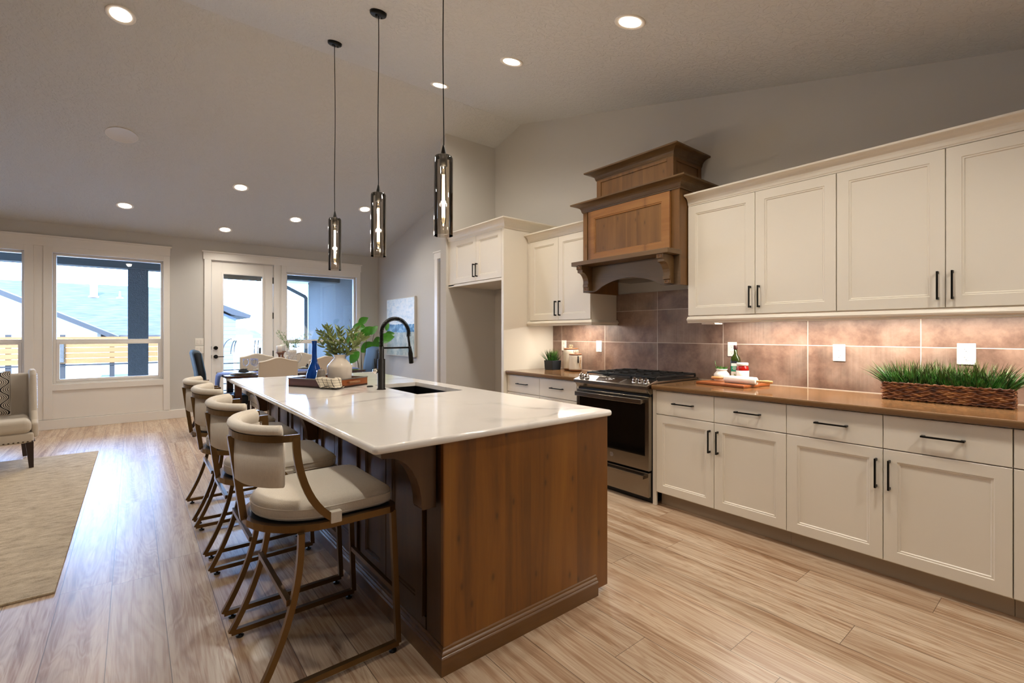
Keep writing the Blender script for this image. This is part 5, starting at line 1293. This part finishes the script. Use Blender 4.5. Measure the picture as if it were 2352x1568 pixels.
M['farroof'] = pbr('pale_green_roof', '#3f4a38', .9)
M['bluesid'] = siding('blue_grey_siding', '#5b5d60')
struct('trim_5', MB().box(-6, YB + .15, -.14, 4.0, 12.4, -.02), 'conc', 'concrete patio slab outside the back wall')
gr = part('yard', MB().box(-60, 12.4, -.5, 60, 160, -.3), 'ground'); tag(gr, 'pale bright yard beyond the patio', 'ground', kind='structure')
m = MB(); m.box(-6, YB + .152, 2.75, 3.945, 12.1, 2.80); part_pc = part('patio_cover', m, 'patioceil'); tag(part_pc, 'covered patio ceiling outside the windows', 'patio cover')
part('beam', MB().box(-6, 11.60, 2.57, 3.94, 11.9, 2.75), 'patioceil', part_pc)
tag(part('patio_post', MB().box(-.075, 11.65, -.02, .24, 11.95, 2.57), 'stucco', bevel=.01), 'dark square stucco post outside the left window', 'post')
wg = thing('house_wing', 'speckled blue grey stucco wall of the house outside the right window', 'wall', (4.2, 11.5, 0))
part('stucco_wall', MB().box(3.95, YB + .16, -.02, 4.8, 14.3, 3.0), 'stucco', wg)
m = MB(); m.poly3([(3.3, 12.12, 2.80), (4.9, 12.12, 2.80), (4.9, 14.9, 2.80), (3.3, 14.9, 2.80)], (0, 0, .12)); part('eave', m, pbr('white_soffit', '#c9cfd2', .7), wg)
m = MB(); m.box(3.20, 12.12, 2.80, 3.32, 14.9, 2.93); part('gutter', m, 'patioceil', wg)
m = MB(); m.bar([(3.30, 14.35, 2.80), (3.30, 14.35, 2.68), (3.86, 14.35, 2.40), (3.90, 14.35, 2.35), (3.90, 14.35, 0)], .09, .07, up=(0, 1, 0)); part('downspout', m, 'patioceil', wg)
# railing and fence
rl = thing('patio_railing', 'thin dark horizontal rails seen through the patio door', 'railing', (2.2, 12.2, 0))
for x in (.9, 2.30): part('railing_post', MB().box(x - .02, 12.18, -.3, x + .02, 12.22, 1.0), 'black', rl)
for k in range(5): part('rail', MB().box(.9, 12.19, .05 + k * .15, 2.30, 12.21, .07 + k * .15), 'black', rl)
M['cedar'] = wood('cedar_fence_boards', '#6b421a', '#7e5324', '#8a6030', 'x', .7, .14, 'z', .1)  # orange brown is the cedar's own colour
fn = thing('slat_fence', 'horizontal cedar board fence panel seen through the left window', 'fence', (-1, 16.0, 0))
m = MB()
for k in range(5): m.box(-6, 15.98, .58 + k * .135, 1.6, 16.01, .705 + k * .135)
part('boards', m, 'cedar', fn)
for x in (-5, -3.6, -2.28, -1.35, -.42, 1.35): part('fence_post', MB().box(x - .05, 16.02, -.3, x + .05, 16.1, 1.3), 'fascia', fn)
part('lower_rail', MB().box(-6, 16.0, .52, 1.6, 16.06, .56), 'fascia', fn)
part('post_cap_light', MB().box(-1.42, 15.9, .62, -1.32, 15.97, 1.12), 'stucco', fn)
# neighbour house with grey roof
nh = thing('neighbour_house', 'white house with grey shingle roof seen through the left windows', 'house', (-2, 27, 0))
m = MB(); m.poly3([(-16, 24, 1.27), (-16, 30.6, 3.72), (-16, 30.6, 3.55), (-16, 24, 1.1)], (17.6, 0, 0)); part('main_roof', m, 'shingle', nh)
part('main_wall', MB().box(-15, 24.5, -.5, 1.3, 30, 1.2), 'whitewall', nh)
m = MB(); m.poly3([(-12, 21.5, -.5), (-.95, 21.5, -.5), (-.95, 21.5, 1.40), (-9.0, 21.5, 5.5), (-12, 21.5, 4.0)], (0, 3.2, 0)); part('gable_wall', m, 'whitewall', nh)
m = MB(); m.poly3([(-.45, 21.2, 1.10), (-9.2, 21.2, 5.62), (-9.2, 21.2, 5.80), (-.40, 21.2, 1.24)], (0, 3.4, 0)); part('gable_roof', m, 'fascia', nh)
m = MB(); m.lathe([(.28, 0), (.16, .08), (.13, .1), (.13, .58), (.16, .59), (.16, .64), (0, .64)], c=(-1.39, 28.8, 2.97)); part('vent_pipe', m, 'whitewall', nh)
m = MB(); m.lathe([(.2, 0), (.1, .08), (.04, .1), (.03, .35), (0, .35)], c=(-.47, 28.7, 2.95)); part('vent_pipe', m, 'whitewall', nh)
tag(part('antenna', MB().tube([(-.68, 31, -.3), (-.68, 31, 4.3)], .03, 6).tube([(-.9, 31, 4.2), (-.46, 31, 4.2)], .02, 6).tube([(-.85, 31, 3.9), (-.5, 31, 3.9)], .02, 6), pbr('galvanised_mast', '#b8bcc0', .5)), 'thin mast above the grey roof seen through the left window', 'antenna')
# view through the door
sh = thing('siding_house', 'blue grey sided house with sloped eave seen through the patio door', 'house', (1.5, 24, 0))
xl = pxd(542, 730, 24.0).x
m = MB(); m.poly3([(xl - 1.3, 24, -.5), (xl, 24, -.5), (xl, 24, 2.0), (xl - 1.3, 24, 2.62)], (0, 6, 0)); part('wall', m, 'bluesid', sh)
m = MB(); m.poly3([(xl + .55, 23.7, 2.15), (xl - 1.4, 23.7, 2.92), (xl - 1.4, 23.7, 2.77), (xl - .2, 23.7, 2.16), (xl + .5, 23.7, 2.02)], (0, 6.5, 0)); part('roof', m, 'fascia', sh)
for (u0, u1, vt, yy, rt, mt, lab) in ((543, 580, 752, 46, .7, 'farroof', 'pale green hipped roof far away through the patio door'), (574, 598, 758, 60, .6, 'shingle', 'distant grey roofed house right of the green roof'), (583, 606, 766, 50, .6, 'fascia', 'distant dark roofed house at the right of the door glass')):
    a, b = pxd(u0, vt, yy), pxd(u1, vt, yy); t = thing('distant_house', lab, 'house', ((a.x + b.x) / 2, yy, 0)); w2 = b.x - a.x; zt_ = a.z
    part('walls', MB().box(a.x, yy, -.5, b.x, yy + 5, zt_ - .55), 'whitewall', t)
    m = MB(); m.add([(a.x - .2, yy - .3, zt_ - .6), (b.x + .2, yy - .3, zt_ - .6), (b.x + .2, yy + 5, zt_ - .6), (a.x - .2, yy + 5, zt_ - .6), (a.x + w2 * .2, yy + 2, zt_), (b.x - w2 * .2, yy + 2, zt_)], [(0, 1, 5, 4), (1, 2, 5), (2, 3, 4, 5), (3, 0, 4), (3, 2, 1, 0)]); part('roof', m, mt, t)
pg = thing('garden_trellis', 'light flat-topped garden arbor with thin curved braces beyond the patio door', 'arbor', (2.5, 16.5, 0))
a, b = pxd(532, 777, 16.5), pxd(640, 777, 16.5)
part('top_beam', MB().box(a.x, 16.4, a.z - .06, b.x, 16.9, a.z), pbr('arbor_wood', '#8d8a80', .8), pg)
for (u_t, u_b) in ((532, 511), (545, 530), (548, 537), (588, 584), (595, 592)):
    p, r_ = pxd(u_t, 778, 16.5), pxd(u_b, 812, 16.5); m = MB(); pts = [(p.x + (r_.x - p.x) * t ** .6 if False else p.x + (r_.x - p.x) * math.sin(t * PI / 2), 16.5, p.z + (r_.z - p.z) * (1 - math.cos(t * PI / 2))) for t in [i / 10 for i in range(11)]]
    m.tube(pts, .014, 6); part('curved_brace', m, 'fascia', pg)
for u in (540, 600): p = pxd(u, 800, 16.9); part('arbor_post', MB().box(p.x - .04, 16.88, -.3, p.x + .04, 16.96, a.z - .06), 'whitewall', pg)
